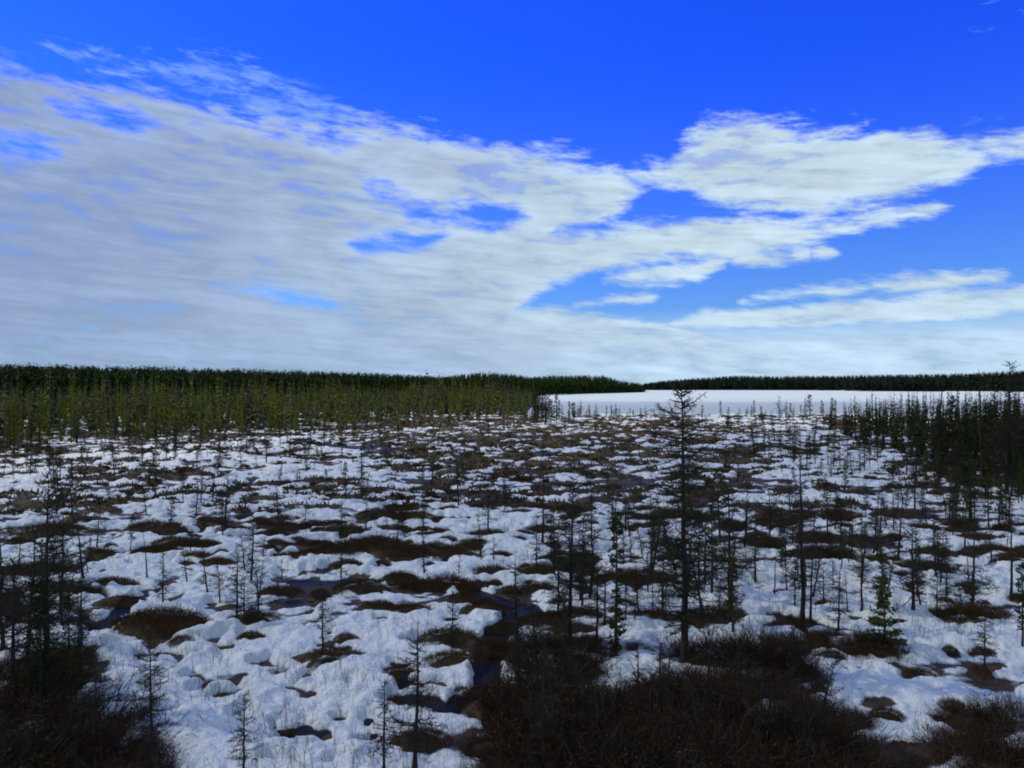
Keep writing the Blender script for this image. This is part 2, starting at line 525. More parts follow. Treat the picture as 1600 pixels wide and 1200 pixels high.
# ------------------------------------------------------------------ where the hummocks, pools and trees are
# (photo x, photo y of the foot, width in photo pixels): hummocks one can single out in the near half
HUM = [(136, 787, 34), (148, 798, 60), (112, 815, 80), (35, 791, 100), (30, 774, 70), (247, 766, 34), (290, 771, 60), (228, 739, 65), (243, 747, 65), (305, 742, 52),
       (147, 748, 55), (125, 733, 60), (278, 789, 26), (322, 813, 45), (375, 768, 60), (243, 866, 75), (307, 872, 60), (335, 880, 50), (170, 915, 70), (185, 940, 70),
       (235, 985, 140), (390, 972, 80), (390, 996, 45), (60, 838, 120), (40, 900, 110), (110, 930, 90), (20, 960, 90),
       (530, 835, 88), (452, 771, 33), (578, 782, 58), (535, 780, 48), (445, 826, 55), (412, 838, 45), (490, 819, 35), (462, 844, 30), (617, 829, 55), (647, 809, 60),
       (686, 812, 30), (702, 795, 34), (705, 781, 30), (678, 857, 50), (695, 832, 27), (763, 838, 62), (767, 895, 64), (690, 916, 120), (560, 920, 75), (498, 928, 30),
       (640, 956, 65), (590, 948, 56), (415, 857, 35), (512, 853, 28), (450, 874, 60), (432, 926, 66), (612, 752, 26), (610, 744, 26), (690, 756, 100), (597, 879, 24),
       (520, 1028, 92), (540, 997, 38), (712, 1034, 90), (620, 1050, 50), (655, 1160, 85), (444, 1156, 30), (612, 1098, 38), (493, 1040, 30),
       (862, 723, 45), (840, 748, 60), (845, 762, 28), (945, 785, 85), (982, 786, 50), (1013, 797, 50), (1030, 761, 45), (960, 760, 22), (1063, 809, 85), (825, 791, 60),
       (815, 802, 40), (865, 818, 40), (870, 831, 50), (815, 833, 30), (808, 843, 30), (1000, 826, 40), (862, 854, 35), (930, 844, 35), (838, 895, 68), (838, 922, 75),
       (988, 876, 45), (984, 884, 50), (1157, 724, 80), (1195, 852, 78), (1170, 794, 70), (1105, 779, 45), (1020, 970, 92), (975, 944, 35), (905, 965, 80), (850, 970, 80),
       (1333, 771, 60), (1325, 783, 35), (1322, 794, 28), (1232, 771, 48), (1225, 791, 60), (1283, 841, 58), (1297, 870, 88), (1415, 806, 95), (1355, 821, 30),
       (1345, 840, 32), (1405, 841, 42), (1505, 819, 45), (1487, 828, 20), (1500, 786, 40), (1490, 769, 50), (1550, 781, 64), (1557, 861, 62), (1375, 884, 42),
       (1437, 917, 46), (1450, 891, 80), (1402, 875, 26), (1527, 921, 70), (1308, 926, 42), (1225, 929, 38), (1482, 941, 24), (1520, 977, 64), (1595, 936, 24),
       (1347, 892, 25), (1362, 1008, 95), (1300, 1000, 70), (1440, 1056, 50), (1390, 1118, 50), (1490, 1019, 22), (1540, 1021, 42), (1538, 1048, 28), (1495, 1106, 45),
       (1130, 960, 80), (1085, 975, 90), (1245, 975, 60)]
# dark thicket near the foot of the picture: (photo x, photo y, radius in metres, height)
THICK = [(10, 1105, 1.3, .55), (70, 1110, 1.2, .45), (130, 1135, 1.1, .45), (20, 1165, 1.3, .45), (95, 1175, 1.1, .55), (170, 1165, .9, .4), (10, 1210, 1.2, .5), (150, 1205, 1.0, .4), (220, 1200, .6, .25),
         (840, 1010, .9, .45), (900, 1015, .9, .45), (860, 1050, 1.0, .5), (930, 1108, .8, .4), (1000, 1108, .8, .35), (1062, 1080, .8, .5), (1110, 1030, 1.1, .45), (1160, 1020, 1.0, .55),
         (1210, 1030, .9, .5), (1240, 1005, .8, .4), (840, 1100, 1.1, .55), (900, 1120, 1.1, .55), (970, 1120, 1.1, .55), (1040, 1110, 1.1, .55), (1110, 1090, 1.1, .5), (1180, 1075, 1.0, .45),
         (1235, 1055, .7, .4), (860, 1165, 1.1, .55), (930, 1175, 1.1, .55), (1000, 1170, 1.1, .55), (1070, 1165, 1.1, .55), (1140, 1150, 1.1, .55), (1210, 1130, 1.0, .45), (1250, 1100, .7, .4),
         (1275, 1160, .9, .5), (900, 1215, 1.1, .55), (980, 1220, 1.1, .55), (1060, 1215, 1.1, .55), (1140, 1210, 1.1, .55), (1220, 1200, 1.1, .5), (1300, 1215, 1.0, .5),
         (1325, 1010, .6, .3), (1390, 1015, .5, .25), (1520, 1120, .6, .3), (1585, 1130, .8, .45), (1595, 1175, .8, .4), (1500, 1165, .7, .35), (1560, 1190, .7, .3), (1365, 1175, .6, .3), (1340, 1120, .4, .25),
         (780, 1090, .8, .4), (800, 1200, .7, .35), (760, 1165, .4, .2)]
# pools and wet channels: (photo polyline), half width in metres
POOLS = [([(470, 905), (540, 902), (640, 905), (720, 912), (790, 935), (850, 955)], .75), ([(810, 950), (775, 985), (765, 1030), (770, 1070)], .62), ([(770, 1070), (700, 1100), (640, 1085)], .5),
         ([(770, 1070), (810, 1120), (830, 1180)], .8), ([(430, 872), (470, 876)], .4), ([(90, 890), (160, 866), (250, 850), (340, 838), (400, 832)], .75), ([(215, 815), (290, 806), (380, 800), (440, 798)], .6),
         ([(120, 960), (160, 975), (190, 950), (210, 925)], .6), ([(340, 775), (400, 748), (470, 735)], .9), ([(440, 830), (520, 815), (610, 808)], .55), ([(610, 700), (700, 712), (800, 715), (860, 705)], 2.4),
         ([(640, 745), (720, 768), (780, 772)], 1.0), ([(1215, 955), (1250, 965), (1290, 975)], .7), ([(930, 735), (990, 742)], 1.2), ([(615, 1052), (640, 1060)], .3), ([(0, 800), (60, 790), (110, 778)], .9),
         ([(480, 690), (560, 700), (640, 690)], 2.0), ([(700, 690), (860, 680), (1000, 690)], 2.2)]

hum = []            # x, y, radius across, radius along view, height
for (x, y, w) in HUM:
    gx, gy = at(x, y)
    d = math.hypot(gx, gy)
    r = w / F * gy * 0.5
    dep = min(max(r * random.uniform(0.45, 0.7), 0.2), 0.9)
    hum.append([gx, gy + dep * 0.8, r * 1.06, dep, min(0.32, 0.07 + r * 0.20), 0])
thick = []
for (x, y, r, h) in THICK:
    gx, gy = at(x, y)
    thick.append((gx, gy, r, h))
    hum.append([gx, gy, r * 0.92, r * 0.62, 0.16, 2])


def pool_depth(x, y):
    """1 in the middle of a pool or channel, 0 well outside"""
    m = np.zeros_like(x)
    wob = (fbm(x, y, 1.4, 4, 40) - 0.5) * 2.6
    for line, hw in POOLS:
        P = [at(*p) for p in line]
        for (ax, ay), (bx, by) in zip(P[:-1], P[1:]):
            dx, dy = bx - ax, by - ay
            t = np.clip(((x - ax) * dx + (y - ay) * dy) / (dx * dx + dy * dy + 1e-9), 0, 1)
            dd = np.hypot(x - ax - t * dx, (y - ay - t * dy)) / (hw * 0.48) + wob
            m = np.maximum(m, 1 - sstep(dd, 0.75, 1.35))
    return m


def pix(x, y):
    return 800 + F * x / y, HORIZON + F * CAM_H / y


# random hummocks over the rest of the bog, thinning nowhere: roughly one each 6 square metres
tries = 0
pts = [(h[0], h[1], h[2]) for h in hum]
cell = {}
for p in pts:
    cell.setdefault((int(p[0] // 3), int(p[1] // 3)), []).append(p)
while tries < 11000:
    tries += 1
    az = random.uniform(-0.66, 0.66)
    d = math.sqrt(random.uniform(17.0 ** 2, 158.0 ** 2))
    x, y = d * math.sin(az), d * math.cos(az)
    if y > 152:
        continue
    px, py = pix(x, y)
    r = min(1.25, max(0.18, random.lognormvariate(-0.72, 0.58)))
    keep = (0.54 if py > 790 else 0.85) * (0.15 + 1.5 * float(sstep(fbm(np.array([x]), np.array([y]), 6.0, 2, 88)[0], 0.36, 0.66)))
    if 600 < px < 1000 and 672 < py < 735:
        keep = 1.0
    if random.random() > keep:
        continue
    ci, cj = int(x // 3), int(y // 3)
    if any(math.hypot((q[0] - x), (q[1] - y) * 1.0) < (q[2] + r) * 0.52 for i in (-1, 0, 1) for j in (-1, 0, 1) for q in cell.get((ci + i, cj + j), ())):
        continue
    cell.setdefault((ci, cj), []).append((x, y, r))
    hum.append([x, y, r, r * random.uniform(0.4, 0.75), min(0.32, 0.06 + r * random.uniform(0.14, 0.26)), 1])

for i in range(75):          # brushy rim of the lake
    gx, gy = at(random.uniform(835, 1330), random.uniform(648.2, 651.5))
    r = random.uniform(0.6, 1.6)
    hum.append([gx, gy, r, r * 0.5, random.uniform(0.2, 0.35), 1])

# ------------------------------------------------------------------ lake outline (world metres)
LZ = 0.04


def lake_pt(x, y):
    return at(x, y, LZ)


shore_near = [(820, 650.5), (900, 648.2), (980, 647.2), (1060, 648.2), (1130, 647.5), (1200, 648.0), (1300, 647.0), (1400, 647.5), (1560, 648.0), (1750, 648)]
LAKE = [lake_pt(*p) for p in shore_near] + [(560, 400), (620, 700)] + [lake_pt(x, y) for x, y in
        ((1600, 612.6), (1500, 612.2), (1420, 611.8), (1330, 611.4), (1318, 610.4), (1260, 610.0), (1180, 609.8), (1100, 609.7), (1008, 609.7))] + \
       [lake_pt(x, y) for x, y in ((1004, 612.8), (960, 613.6), (900, 615.6), (840, 618.5), (835, 630), (825, 642))]
LAKE = np.array(LAKE)


def inside(poly, x, y):
    r = np.zeros(x.shape, bool)
    n = len(poly)
    for i in range(n):
        x0, y0 = poly[i]
        x1, y1 = poly[(i + 1) % n]
        if y0 == y1:
            continue
        c = ((y0 > y) != (y1 > y)) & (x < (x1 - x0) * (y - y0) / (y1 - y0) + x0)
        r ^= c
    return r


# forest edge distance and height of the land behind it, by photo x
EDGE_X = [-900, -300, 0, 200, 400, 600, 760, 840, 900, 960, 1003, 1008, 1012, 1200, 1310, 1335, 1500, 1600, 1800, 2500]
EDGE_R = [190, 215, 240, 262, 300, 350, 420, 470, 545, 620, 690, 800, 985, 990, 960, 860, 850, 830, 780, 760]
TOP_X = [-900, -300, 0, 100, 200, 400, 600, 690, 720, 760, 800, 830, 860, 900, 950, 985, 1000, 1010, 1030, 1060, 1100, 1150, 1200, 1300, 1400, 1500, 1560, 1600, 1800, 2500]
TOP_Y = [560, 564, 570, 572, 574, 579, 584, 590, 585, 581.5, 584.5, 590, 587, 585.5, 587, 592, 598, 599.5, 596, 593, 589.5, 586.5, 587.5, 587, 585, 583.5, 580.5, 579, 578, 578]


def edge_r(x, y):
    px = 800 + F * np.where(y > 0.05 * np.hypot(x, y), x / np.maximum(y, 1e-3), np.sign(x) * 5)
    return np.interp(px, EDGE_X, EDGE_R), px


def land(x, y):
    """height of the ground behind the forest edge"""
    er, px = edge_r(x, y)
    r = np.hypot(x, y)
    ty = np.interp(px, TOP_X, TOP_Y)
    far = er > 735
    back = np.where(far, 120.0, 60.0)
    top = CAM_H + (HORIZON - ty) / F * (er + back) * np.cos(np.arctan((px - 800) / F))
    th = 12.0
    hh = np.maximum(top - th, 0.5)
    return 0.4 + (hh - 0.4) * sstep(r, er + 5, er + back), er


def tree_room(px, r):
    """greatest height of a tree top at this distance for the skyline of the photograph"""
    return CAM_H + (HORIZON - float(np.interp(px, TOP_X, TOP_Y))) / F * r * math.cos(math.atan((px - 800) / F))


BELT_X, BELT_Y = [-200, 0, 100, 200, 400, 600, 840, 990], [745, 728, 712, 703, 688, 672, 662, 654]
GROVE_X, GROVE_Y = [1290, 1330, 1400, 1450, 1500, 1550, 1600, 1720], [668, 690, 712, 735, 765, 778, 782, 800]


# ------------------------------------------------------------------ ground sheet
def build_ground():
    ra = np.concatenate([np.linspace(0.6, 9.5, 12), 10 * 1.0043 ** np.arange(0, 418), 60.3 * 1.0062 ** np.arange(0, 176), 180 * 1.03 ** np.arange(0, 122)])
    fine = np.arange(-0.66, 0.66, 0.0021)
    aa = np.concatenate([np.linspace(-math.pi, -0.68, 60, endpoint=False), fine, np.linspace(0.68, math.pi, 60, endpoint=False)])
    Rr, Aa = np.meshgrid(ra, aa, indexing='ij')
    X, Y = Rr * np.sin(Aa), Rr * np.cos(Aa)
    nearm = Rr < 175
    bump = np.zeros_like(X)
    ring = np.zeros_like(X)
    for hx, hy, rx, ry, hh, kind in hum:
        d = math.hypot(hx, hy)
        m = max(rx, ry) * 2.0
        i0, i1 = np.searchsorted(ra, [d - m, d + m])
        a = math.atan2(hx, hy)
        da = m / d
        j0, j1 = np.searchsorted(aa, [a - da, a + da])
        sl = (slice(i0, i1), slice(j0, j1))
        x, y = X[sl], Y[sl]
        if x.size == 0:
            continue
        q = ((x - hx) / rx) ** 2 + ((y - hy) / ry) ** 2
        q = np.sqrt(q) + (vnoise(x * 3.0, y * 3.0, 3) - 0.5) * 0.35 + (vnoise(x * 1.1, y * 1.1, 4) - 0.5) * 0.75
        b = hh * np.clip(1.12 - q * q, 0, None) ** 0.7
        bump[sl] = np.maximum(bump[sl], b)
        ring[sl] = np.maximum(ring[sl], 1 - sstep(q, 0.85, 1.35))
    T = -0.015 + 0.10 * (fbm(X, Y, 1.3, 3, 1) - 0.5) + bump
    pool = pool_depth(X, Y) * nearm
    lump = 0.20 * (fbm(X, Y, 2.6, 3, 7) - 0.5) + 0.34 * (fbm(X, Y, 0.8, 3, 9) - 0.5) + 0.24 * np.abs(fbm(X, Y, 0.42, 3, 21) - 0.5) - 0.03 - 0.24 * sstep(fbm(X, Y, 0.55, 2, 25), 0.60, 0.80)
    worn = sstep(fbm(X, Y * 1.5, 5.0, 4, 13), 0.54, 0.70)
    patch = sstep(fbm(X, Y * 1.6, 1.9, 4, 31), 0.55, 0.64) * sstep(Rr, 13, 30)
    PX = 800 + F * X / np.maximum(Y, 0.1)
    PY = HORIZON + F * CAM_H / np.maximum(Y, 0.1)
    wood = sstep(np.interp(PX, BELT_X, BELT_Y) + 6 - PY, 0, 16) * (PX < 850) + sstep(np.interp(PX, GROVE_X, GROVE_Y) + 3 - PY, 0, 14) * (PX > 1285) * (PY > 652)
    wood = wood * sstep(Y, 30, 40)
    sedge = sstep(PX, 520, 700) * (1 - sstep(PX, 1080, 1240)) * sstep(PY, 652, 660) * (1 - sstep(PY, 712, 775)) * (Y > 20)
    patch = np.maximum(patch, sedge * sstep(fbm(X, Y * 1.3, 3.2, 4, 33), 0.40, 0.58))
    Sn = 0.19 + lump - pool * 0.42 - ring * 0.10 - worn * 0.17 - patch * 0.26 - wood * (0.06 + 0.20 * fbm(X, Y, 1.8, 3, 51))
    T = T - pool * 0.10
    Z = np.maximum(T, Sn)
    snow = np.clip(0.5 + (Sn - T) / 0.16, 0, 1)
    # beyond the bog
    L, er = land(X, Y)
    far = sstep(Rr, 165, 200)
    Z = Z * (1 - far) + L * far
    snow = snow * (1 - far) + far * (0.85 - 0.65 * np.clip(wood, 0, 1))
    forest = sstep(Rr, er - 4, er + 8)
    lk = inside(LAKE, X, Y)
    Z = np.where(lk, -0.5, Z)
    forest = np.where(lk, 0, forest)
    nr, na = X.shape
    V = np.stack([X, Y, Z], -1).reshape(-1, 3)
    i = np.arange(nr - 1)[:, None] * na
    j = np.arange(na)[None, :]
    k = (j + 1) % na
    Q = np.stack([i + j, i + na + j, i + na + k, i + k], -1).reshape(-1, 4)[:, ::-1]
    # close the hole under the viewer
    Vc = np.array([[0, 0, float(Z[0].mean())]])
    V = np.concatenate([V, Vc])
    jj = np.arange(na)
    Tc = np.stack([np.full(na, len(V) - 1), (jj + 1) % na, jj], -1)
    me = mesh_np('ground', V, [Q, Tc], [M_ground], None, True)
    for nm, arr in (('snow', snow), ('forest', forest), ('sedge', sedge)):
        at_ = me.attributes.new(nm, 'FLOAT', 'POINT')
        at_.data.foreach_set('value', np.append(arr.ravel(), 0.5).astype(np.float32))
    n0 = me.polygons[1000].normal
    if n0.z < 0:
        me.flip_normals()
    o = bpy.data.objects.new('ground', me)
    C.objects.link(o)
    tag(o, kind='structure')

    def gz(x, y):
        r = math.hypot(x, y)
        i = min(max(int(np.searchsorted(ra, r)), 1), nr - 1)
        i = i - 1 if r - ra[i - 1] < ra[i] - r else i
        j = min(max(int(np.searchsorted(aa, math.atan2(x, y))), 0), na - 1)
        return float(Z[i, j])

    def snow_at(x, y):
        r = math.hypot(x, y)
        i = min(int(np.searchsorted(ra, r)), nr - 1)
        j = min(max(int(np.searchsorted(aa, math.atan2(x, y))), 0), na - 1)
        return float(snow[i, j])
    return gz, snow_at


gz, snow_at = build_ground()

# standing water between the hummocks
a0 = np.linspace(-0.7, 0.7, 30)
V = [[0, 0, 0]] and [[9 * math.sin(a), 9 * math.cos(a), -0.035] for a in a0] + [[150 * math.sin(a), min(150 * math.cos(a), 146), -0.035] for a in a0]
Q = np.array([[i, i + 1, 30 + i + 1, 30 + i] for i in range(29)])[:, ::-1]
o = bpy.data.objects.new('water', mesh_np('water', V, [Q], [M_water]))
C.objects.link(o)
tag(o, kind='structure')

# frozen lake
import bmesh
bm = bmesh.new()
f = bm.faces.new([bm.verts.new((x, y, LZ)) for x, y in LAKE])
if f.normal.z < 0:
    f.normal_flip()
bmesh.ops.triangulate(bm, faces=bm.faces[:])
bm.normal_update()
for f in bm.faces:
    if f.normal.z < 0:
        f.normal_flip()
me = bpy.data.meshes.new('lake')
bm.to_mesh(me)
me.materials.append(M_lake)
o = bpy.data.objects.new('lake', me)
C.objects.link(o)
tag(o, kind='structure')


# ------------------------------------------------------------------ plants: mesh builders
def larch_meshes(H, nb, spread, seed, lean=0.0, tw=12, dead=0.0, thin=1.0, top=0.5):
    """bare larch: (trunk mesh, crown mesh) with its foot at the origin"""
    global rng
    keep = rng
    rng = np.random.default_rng(seed)
    g = Geo()
    n = 14
    t = np.linspace(0, 1, n)
    wob = np.cumsum(rng.normal(0, 0.010 * H / math.sqrt(n), (n, 2)), 0)
    wob -= wob[0]
    P = np.stack([wob[:, 0] + lean * H * t ** 1.2, wob[:, 1], t * H], -1)
    r0 = (0.0125 * H + 0.008) * thin
    rad = r0 * (1 - t) ** 0.85 + 0.003
    rad[0] *= 1.25
    g.tube(np.vstack([[P[0] - [0, 0, 0.25]], P]), np.concatenate([[rad[0] * 1.2], rad]), 7)
    trunk = g.mesh('trunk', [M_bark], True)
    c = Geo()
    hs = np.sort(rng.uniform(0.10 + 0.1 * dead, 0.985, nb))
    for h in hs:
        b0 = np.array([np.interp(h, t, P[:, k]) for k in range(3)])
        prof = (0.22 + 0.78 * min(1.0, (1.0 - h) / top)) * (0.45 + 0.55 * min(1.0, h / 0.3))
        L = H * spread * prof * rng.uniform(0.35, 1.15)
        if rng.random() < dead:
            L *= 0.3
        az = rng.uniform(0, 2 * math.pi)
        up = rng.normal(0.02 + 0.55 * max(0, h - 0.7) / 0.3, 0.22)
        m = 6
        s = np.linspace(0, 1, m)
        dz = up * s - 0.30 * s * (1 - h) + 0.28 * s ** 2.4 * rng.uniform(0.2, 1.2)
        wig = np.cumsum(rng.normal(0, 0.06, m)) * s
        B = b0 + np.stack([np.cos(az + wig) * s * L, np.sin(az + wig) * s * L, dz * L], -1)
        rr = (0.0085 * H / 4 + 0.005) * thin
        c.tube(B, np.linspace(rr, 0.0035, m), 3)
        k = max(4, int(1.7 * tw * L / (H * spread) * rng.uniform(0.7, 1.3)))
        ss = rng.uniform(0.12, 1.0, k)
        P0 = np.stack([np.interp(ss, s, B[:, q]) for q in range(3)], -1)
        tang = np.array([math.cos(az), math.sin(az), 0.0])
        D = tang[None] * rng.uniform(0.1, 0.9, (k, 1)) + rng.normal(0, 0.62, (k, 3)) + np.array([0, 0, 0.10])
        ll = L * rng.uniform(0.12, 0.42, k) * (1.15 - 0.6 * ss) + 0.02
        c.blades(P0, D, ll, 0.013 * thin, 0)
        k2 = k
        P1 = P0 + D / np.linalg.norm(D, axis=1)[:, None] * (ll * rng.uniform(0.3, 0.9, k))[:, None]
        D2 = D * 0.5 + rng.normal(0, 0.7, (k2, 3))
        c.blades(P1, D2, ll * rng.uniform(0.3, 0.7, k), 0.010 * thin, 1 if rng.random() < 0.3 else 0)
    crown = c.mesh('crown', [M_twig, M_lichen])
    rng = keep
    return trunk, crown


def spruce_meshes(H, nb, spread, seed, needle, cone=0.5, bare=0.12, leaf=0.06, per=26, club=0.0, lean=0.0, nmat=None, thin=1.0):
    """black spruce: (trunk mesh, crown mesh); club > 0 thickens the very top as on bog spruces"""
    global rng
    keep = rng
    rng = np.random.default_rng(seed)
    g = Geo()
    n = 10
    t = np.linspace(0, 1, n)
    wob = np.cumsum(rng.normal(0, 0.008 * H / math.sqrt(n), (n, 2)), 0)
    wob -= wob[0]
    P = np.stack([wob[:, 0] + lean * H * t, wob[:, 1], t * H], -1)
    rad = (0.011 * H + 0.010) * (1 - t) ** 0.9 + 0.004
    g.tube(np.vstack([[P[0] - [0, 0, 0.25]], P]), np.concatenate([[rad[0] * 1.2], rad]), 6)
    trunk = g.mesh('trunk', [M_sbark], True)
    c = Geo()
    hs = np.sort(rng.uniform(bare, 1.0, nb))
    gap = rng.uniform(0.2, 0.9, 3)
    for h in hs:
        b0 = np.array([np.interp(h, t, P[:, k]) for k in range(3)])
        prof = (1 - h) ** cone * (0.55 + 0.45 * min(1.0, (h - bare) / 0.12 + 0.2))
        if club and h > 0.80:
            prof = max(prof, club * (1 - abs(h - 0.90) / 0.14))
        prof *= 1.0 if all(abs(h - q) > 0.035 for q in gap) else 0.5
        L = max(0.035 * H ** 0.5, H * spread * prof * rng.uniform(0.55, 1.2))
        az = rng.uniform(0, 2 * math.pi)
        m = 4
        s = np.linspace(0, 1, m)
        dro = -0.45 + 0.9 * h
        dz = dro * s * 0.7 + 0.22 * s ** 2
        B = b0 + np.stack([np.cos(az) * s * L, np.sin(az) * s * L, dz * L], -1)
        c.tube(B, np.linspace(0.008 * thin, 0.003, m), 3, 1)
        if rng.random() < 0.10 * (1 - h):
            continue
        k = max(4, int(per * (L / (H * spread)) ** 0.8 * rng.uniform(0.6, 1.2)))
        ss = rng.uniform(0.15, 1.0, k) ** 0.75
        P0 = np.stack([np.interp(ss, s, B[:, q]) for q in range(3)], -1)
        side = np.array([-math.sin(az), math.cos(az), 0])
        lat = rng.normal(0, 0.16 * L, k) * (1.1 - ss)
        P0 = P0 + side[None] * lat[:, None] + rng.normal(0, leaf * 0.25, (k, 3))
        D = np.array([math.cos(az), math.sin(az), 0.1])[None] + side[None] * np.sign(lat)[:, None] * 0.6 + rng.normal(0, 0.35, (k, 3))
        c.leaves(P0, D, leaf * rng.uniform(0.7, 1.4, k), leaf * rng.uniform(0.35, 0.6, k), 0)
        c.leaves(P0, D + rng.normal(0, 0.4, (k, 3)), leaf * rng.uniform(0.7, 1.4, k), leaf * rng.uniform(0.35, 0.6, k), 0)
    k = int(14 * needle)
    c.leaves(np.array([P[-1]] * k) + rng.normal(0, 0.01, (k, 3)) - np.stack([0 * np.arange(k), 0 * np.arange(k), rng.uniform(0, 0.05 * H, k)], -1), rng.normal(0, 0.4, (k, 3)) + [0, 0, 1], leaf, leaf * 0.4, 0)
    crown = c.mesh('crown', [nmat or M_needle, M_sbark])
    rng = keep
    return trunk, crown


def shrub_mesh(rx, ry, h, n, seed, mats, wid=0.008, leafn=0.6, mid=0.30, name='shrub', wild=0.33, stems=0):
    """fuzzy mound of stiff twigs and small leaves over a hummock of half axes rx, ry"""
    global rng
    keep = rng
    rng = np.random.default_rng(seed)
    g = Geo()
    a = rng.uniform(0, 2 * math.pi, n)
    q = np.sqrt(rng.uniform(0, 1, n)) * (0.85 + 0.25 * rng.random(n))
    rim = 0.86 + 0.50 * fbm(np.cos(a) + seed, np.sin(a), 0.6, 3, seed)
    x, y = np.cos(a) * q * rx * rim, np.sin(a) * q * ry * rim
    z = h * np.clip(1.0 - q * q, 0, None) ** 0.7 - 0.03
    lum = 0.6 + 0.8 * vnoise(x * 4 + seed, y * 4, seed)
    L = mid * rng.uniform(0.45, 1.25, n) * lum * (1.1 - 0.45 * q)
    D = np.stack([np.cos(a) * q * 0.75, np.sin(a) * q * 0.75, np.full(n, 0.9)], -1) + rng.normal(0, wild, (n, 3))
    P = np.stack([x, y, z], -1)
    g.blades(P, D, L, wid, 0)
    Dn = D / np.linalg.norm(D, axis=1)[:, None]
    P1 = P + Dn * (L * rng.uniform(0.35, 0.8, n))[:, None]
    g.blades(P1, Dn + rng.normal(0, 0.55, (n, 3)), L * rng.uniform(0.3, 0.6, n), wid * 0.8, 0)
    if stems:
        i = rng.integers(0, n, stems)
        Ds = D[i] * [0.7, 0.7, 1.0] + rng.normal(0, 0.25, (stems, 3))
        Ls = mid * rng.uniform(0.9, 1.9, stems)
        g.blades(P[i], Ds, Ls, wid * 1.7, 2)
        Dk = Ds / np.linalg.norm(Ds, axis=1)[:, None]
        for f_ in (0.35, 0.55, 0.75):
            g.blades(P[i] + Dk * (Ls * f_)[:, None], Dk + rng.normal(0, 0.55, (stems, 3)), Ls * 0.35, wid * 1.2, 2)
    k = int(n * leafn)
    if k:
        i = rng.integers(0, n, k)
        P2 = P[i] + Dn[i] * (L[i] * rng.uniform(0.4, 1.0, k))[:, None] + rng.normal(0, 0.015, (k, 3))
        g.leaves(P2, rng.normal(0, 0.6, (k, 3)) + [0, 0, 0.6], wid * 4.2 * rng.uniform(0.7, 1.3, k), wid * 2.0, 1)
    me = g.mesh(name, mats)
    rng = keep
    return me


# ------------------------------------------------------------------ placing trees
N_OF = {}


def put_tree(name, meshes, H0, x, y, height, rot, label, cat, group=None, tilt=0.0):
    z = gz(x, y)
    s = height / H0
    e = bpy.data.objects.new(name, None)
    e.empty_display_size = 0.2
    C.objects.link(e)
    e.location = (x, y, z)
    e.rotation_euler = (tilt * 0.3, tilt, rot)
    e.scale = (s, s, s)
    tag(e, label, cat, group)
    for nm, me in zip(('trunk', 'crown'), meshes):
        c = bpy.data.objects.new(nm, me)
        C.objects.link(c)
        c.parent = e
    N_OF[name] = N_OF.get(name, 0) + 1
    return e


LARCH_BIG = [(5.4, larch_meshes(5.4, 175, 0.145, 101, tw=22, top=0.2)), (5.0, larch_meshes(5.0, 130, 0.165, 102, tw=22)), (4.6, larch_meshes(4.6, 85, 0.16, 103, tw=18, dead=0.25)), (4.8, larch_meshes(4.8, 140, 0.17, 104, tw=22))]
LARCH_MID = [(2.4, larch_meshes(2.4, 70, 0.23, 110 + i, tw=13, dead=0.1 * i, lean=(0.0, 0.05, -0.04, 0.02)[i])) for i in range(4)]
LARCH_SML = [(1.3, larch_meshes(1.3, 32, 0.27, 120 + i, tw=8, lean=(0.0, 0.12, -0.1, 0.03)[i])) for i in range(4)]
SNAG = [(2.6, larch_meshes(2.6, 24, 0.12, 130 + i, tw=4, dead=0.7, lean=(0.05, -0.08)[i])) for i in range(2)]
SPR_BIG = [(4.5, spruce_meshes(4.5, 150, 0.085 + 0.012 * i, 200 + i, 2, cone=0.45, bare=0.10 + 0.05 * (i % 3), leaf=0.10, per=20, club=(0.55, 0.0, 0.7, 0.3, 0.0)[i], nmat=M_needle_g)) for i in range(5)]
SPR_BOG = [(4.0, spruce_meshes(4.0, 95, 0.085 + 0.01 * i, 220 + i, 2, cone=0.4, bare=0.05 + 0.04 * (i % 3), leaf=0.11, per=14, club=(0.4, 0.0, 0.6, 0.0, 0.3)[i], nmat=M_needle_y)) for i in range(5)]
SPR_MID = [(2.0, spruce_meshes(2.0, 85, 0.13 + 0.02 * i, 240 + i, 2, cone=0.55, bare=0.08 + 0.08 * i, leaf=0.06, per=16, club=(0.0, 0.4, 0.0, 0.5)[i])) for i in range(4)]
SPR_SLIM = [(3.4, spruce_meshes(3.4, 170, 0.060, 250, 2, cone=0.25, bare=0.03, leaf=0.07, per=15, club=0.9))]
SPR_YNG = [(1.35, spruce_meshes(1.35, 95, 0.33, 260 + i, 2, cone=0.85, bare=0.03, leaf=0.055, per=34)) for i in range(2)]
KIND = {'LB': ('larch_tree', LARCH_BIG, 'larch'), 'LM': ('larch_tree', LARCH_MID, 'larch'), 'LS': ('larch_sapling', LARCH_SML, 'larch'), 'DS': ('dead_tree', SNAG, 'dead tree'),
        'SB': ('spruce_tree', SPR_BIG, 'spruce'), 'SO': ('spruce_tree', SPR_BOG, 'spruce'), 'SM': ('spruce_tree', SPR_MID, 'spruce'), 'SS': ('spruce_tree', SPR_SLIM, 'spruce'), 'SY': ('spruce_tree', SPR_YNG, 'spruce')}
USED = []

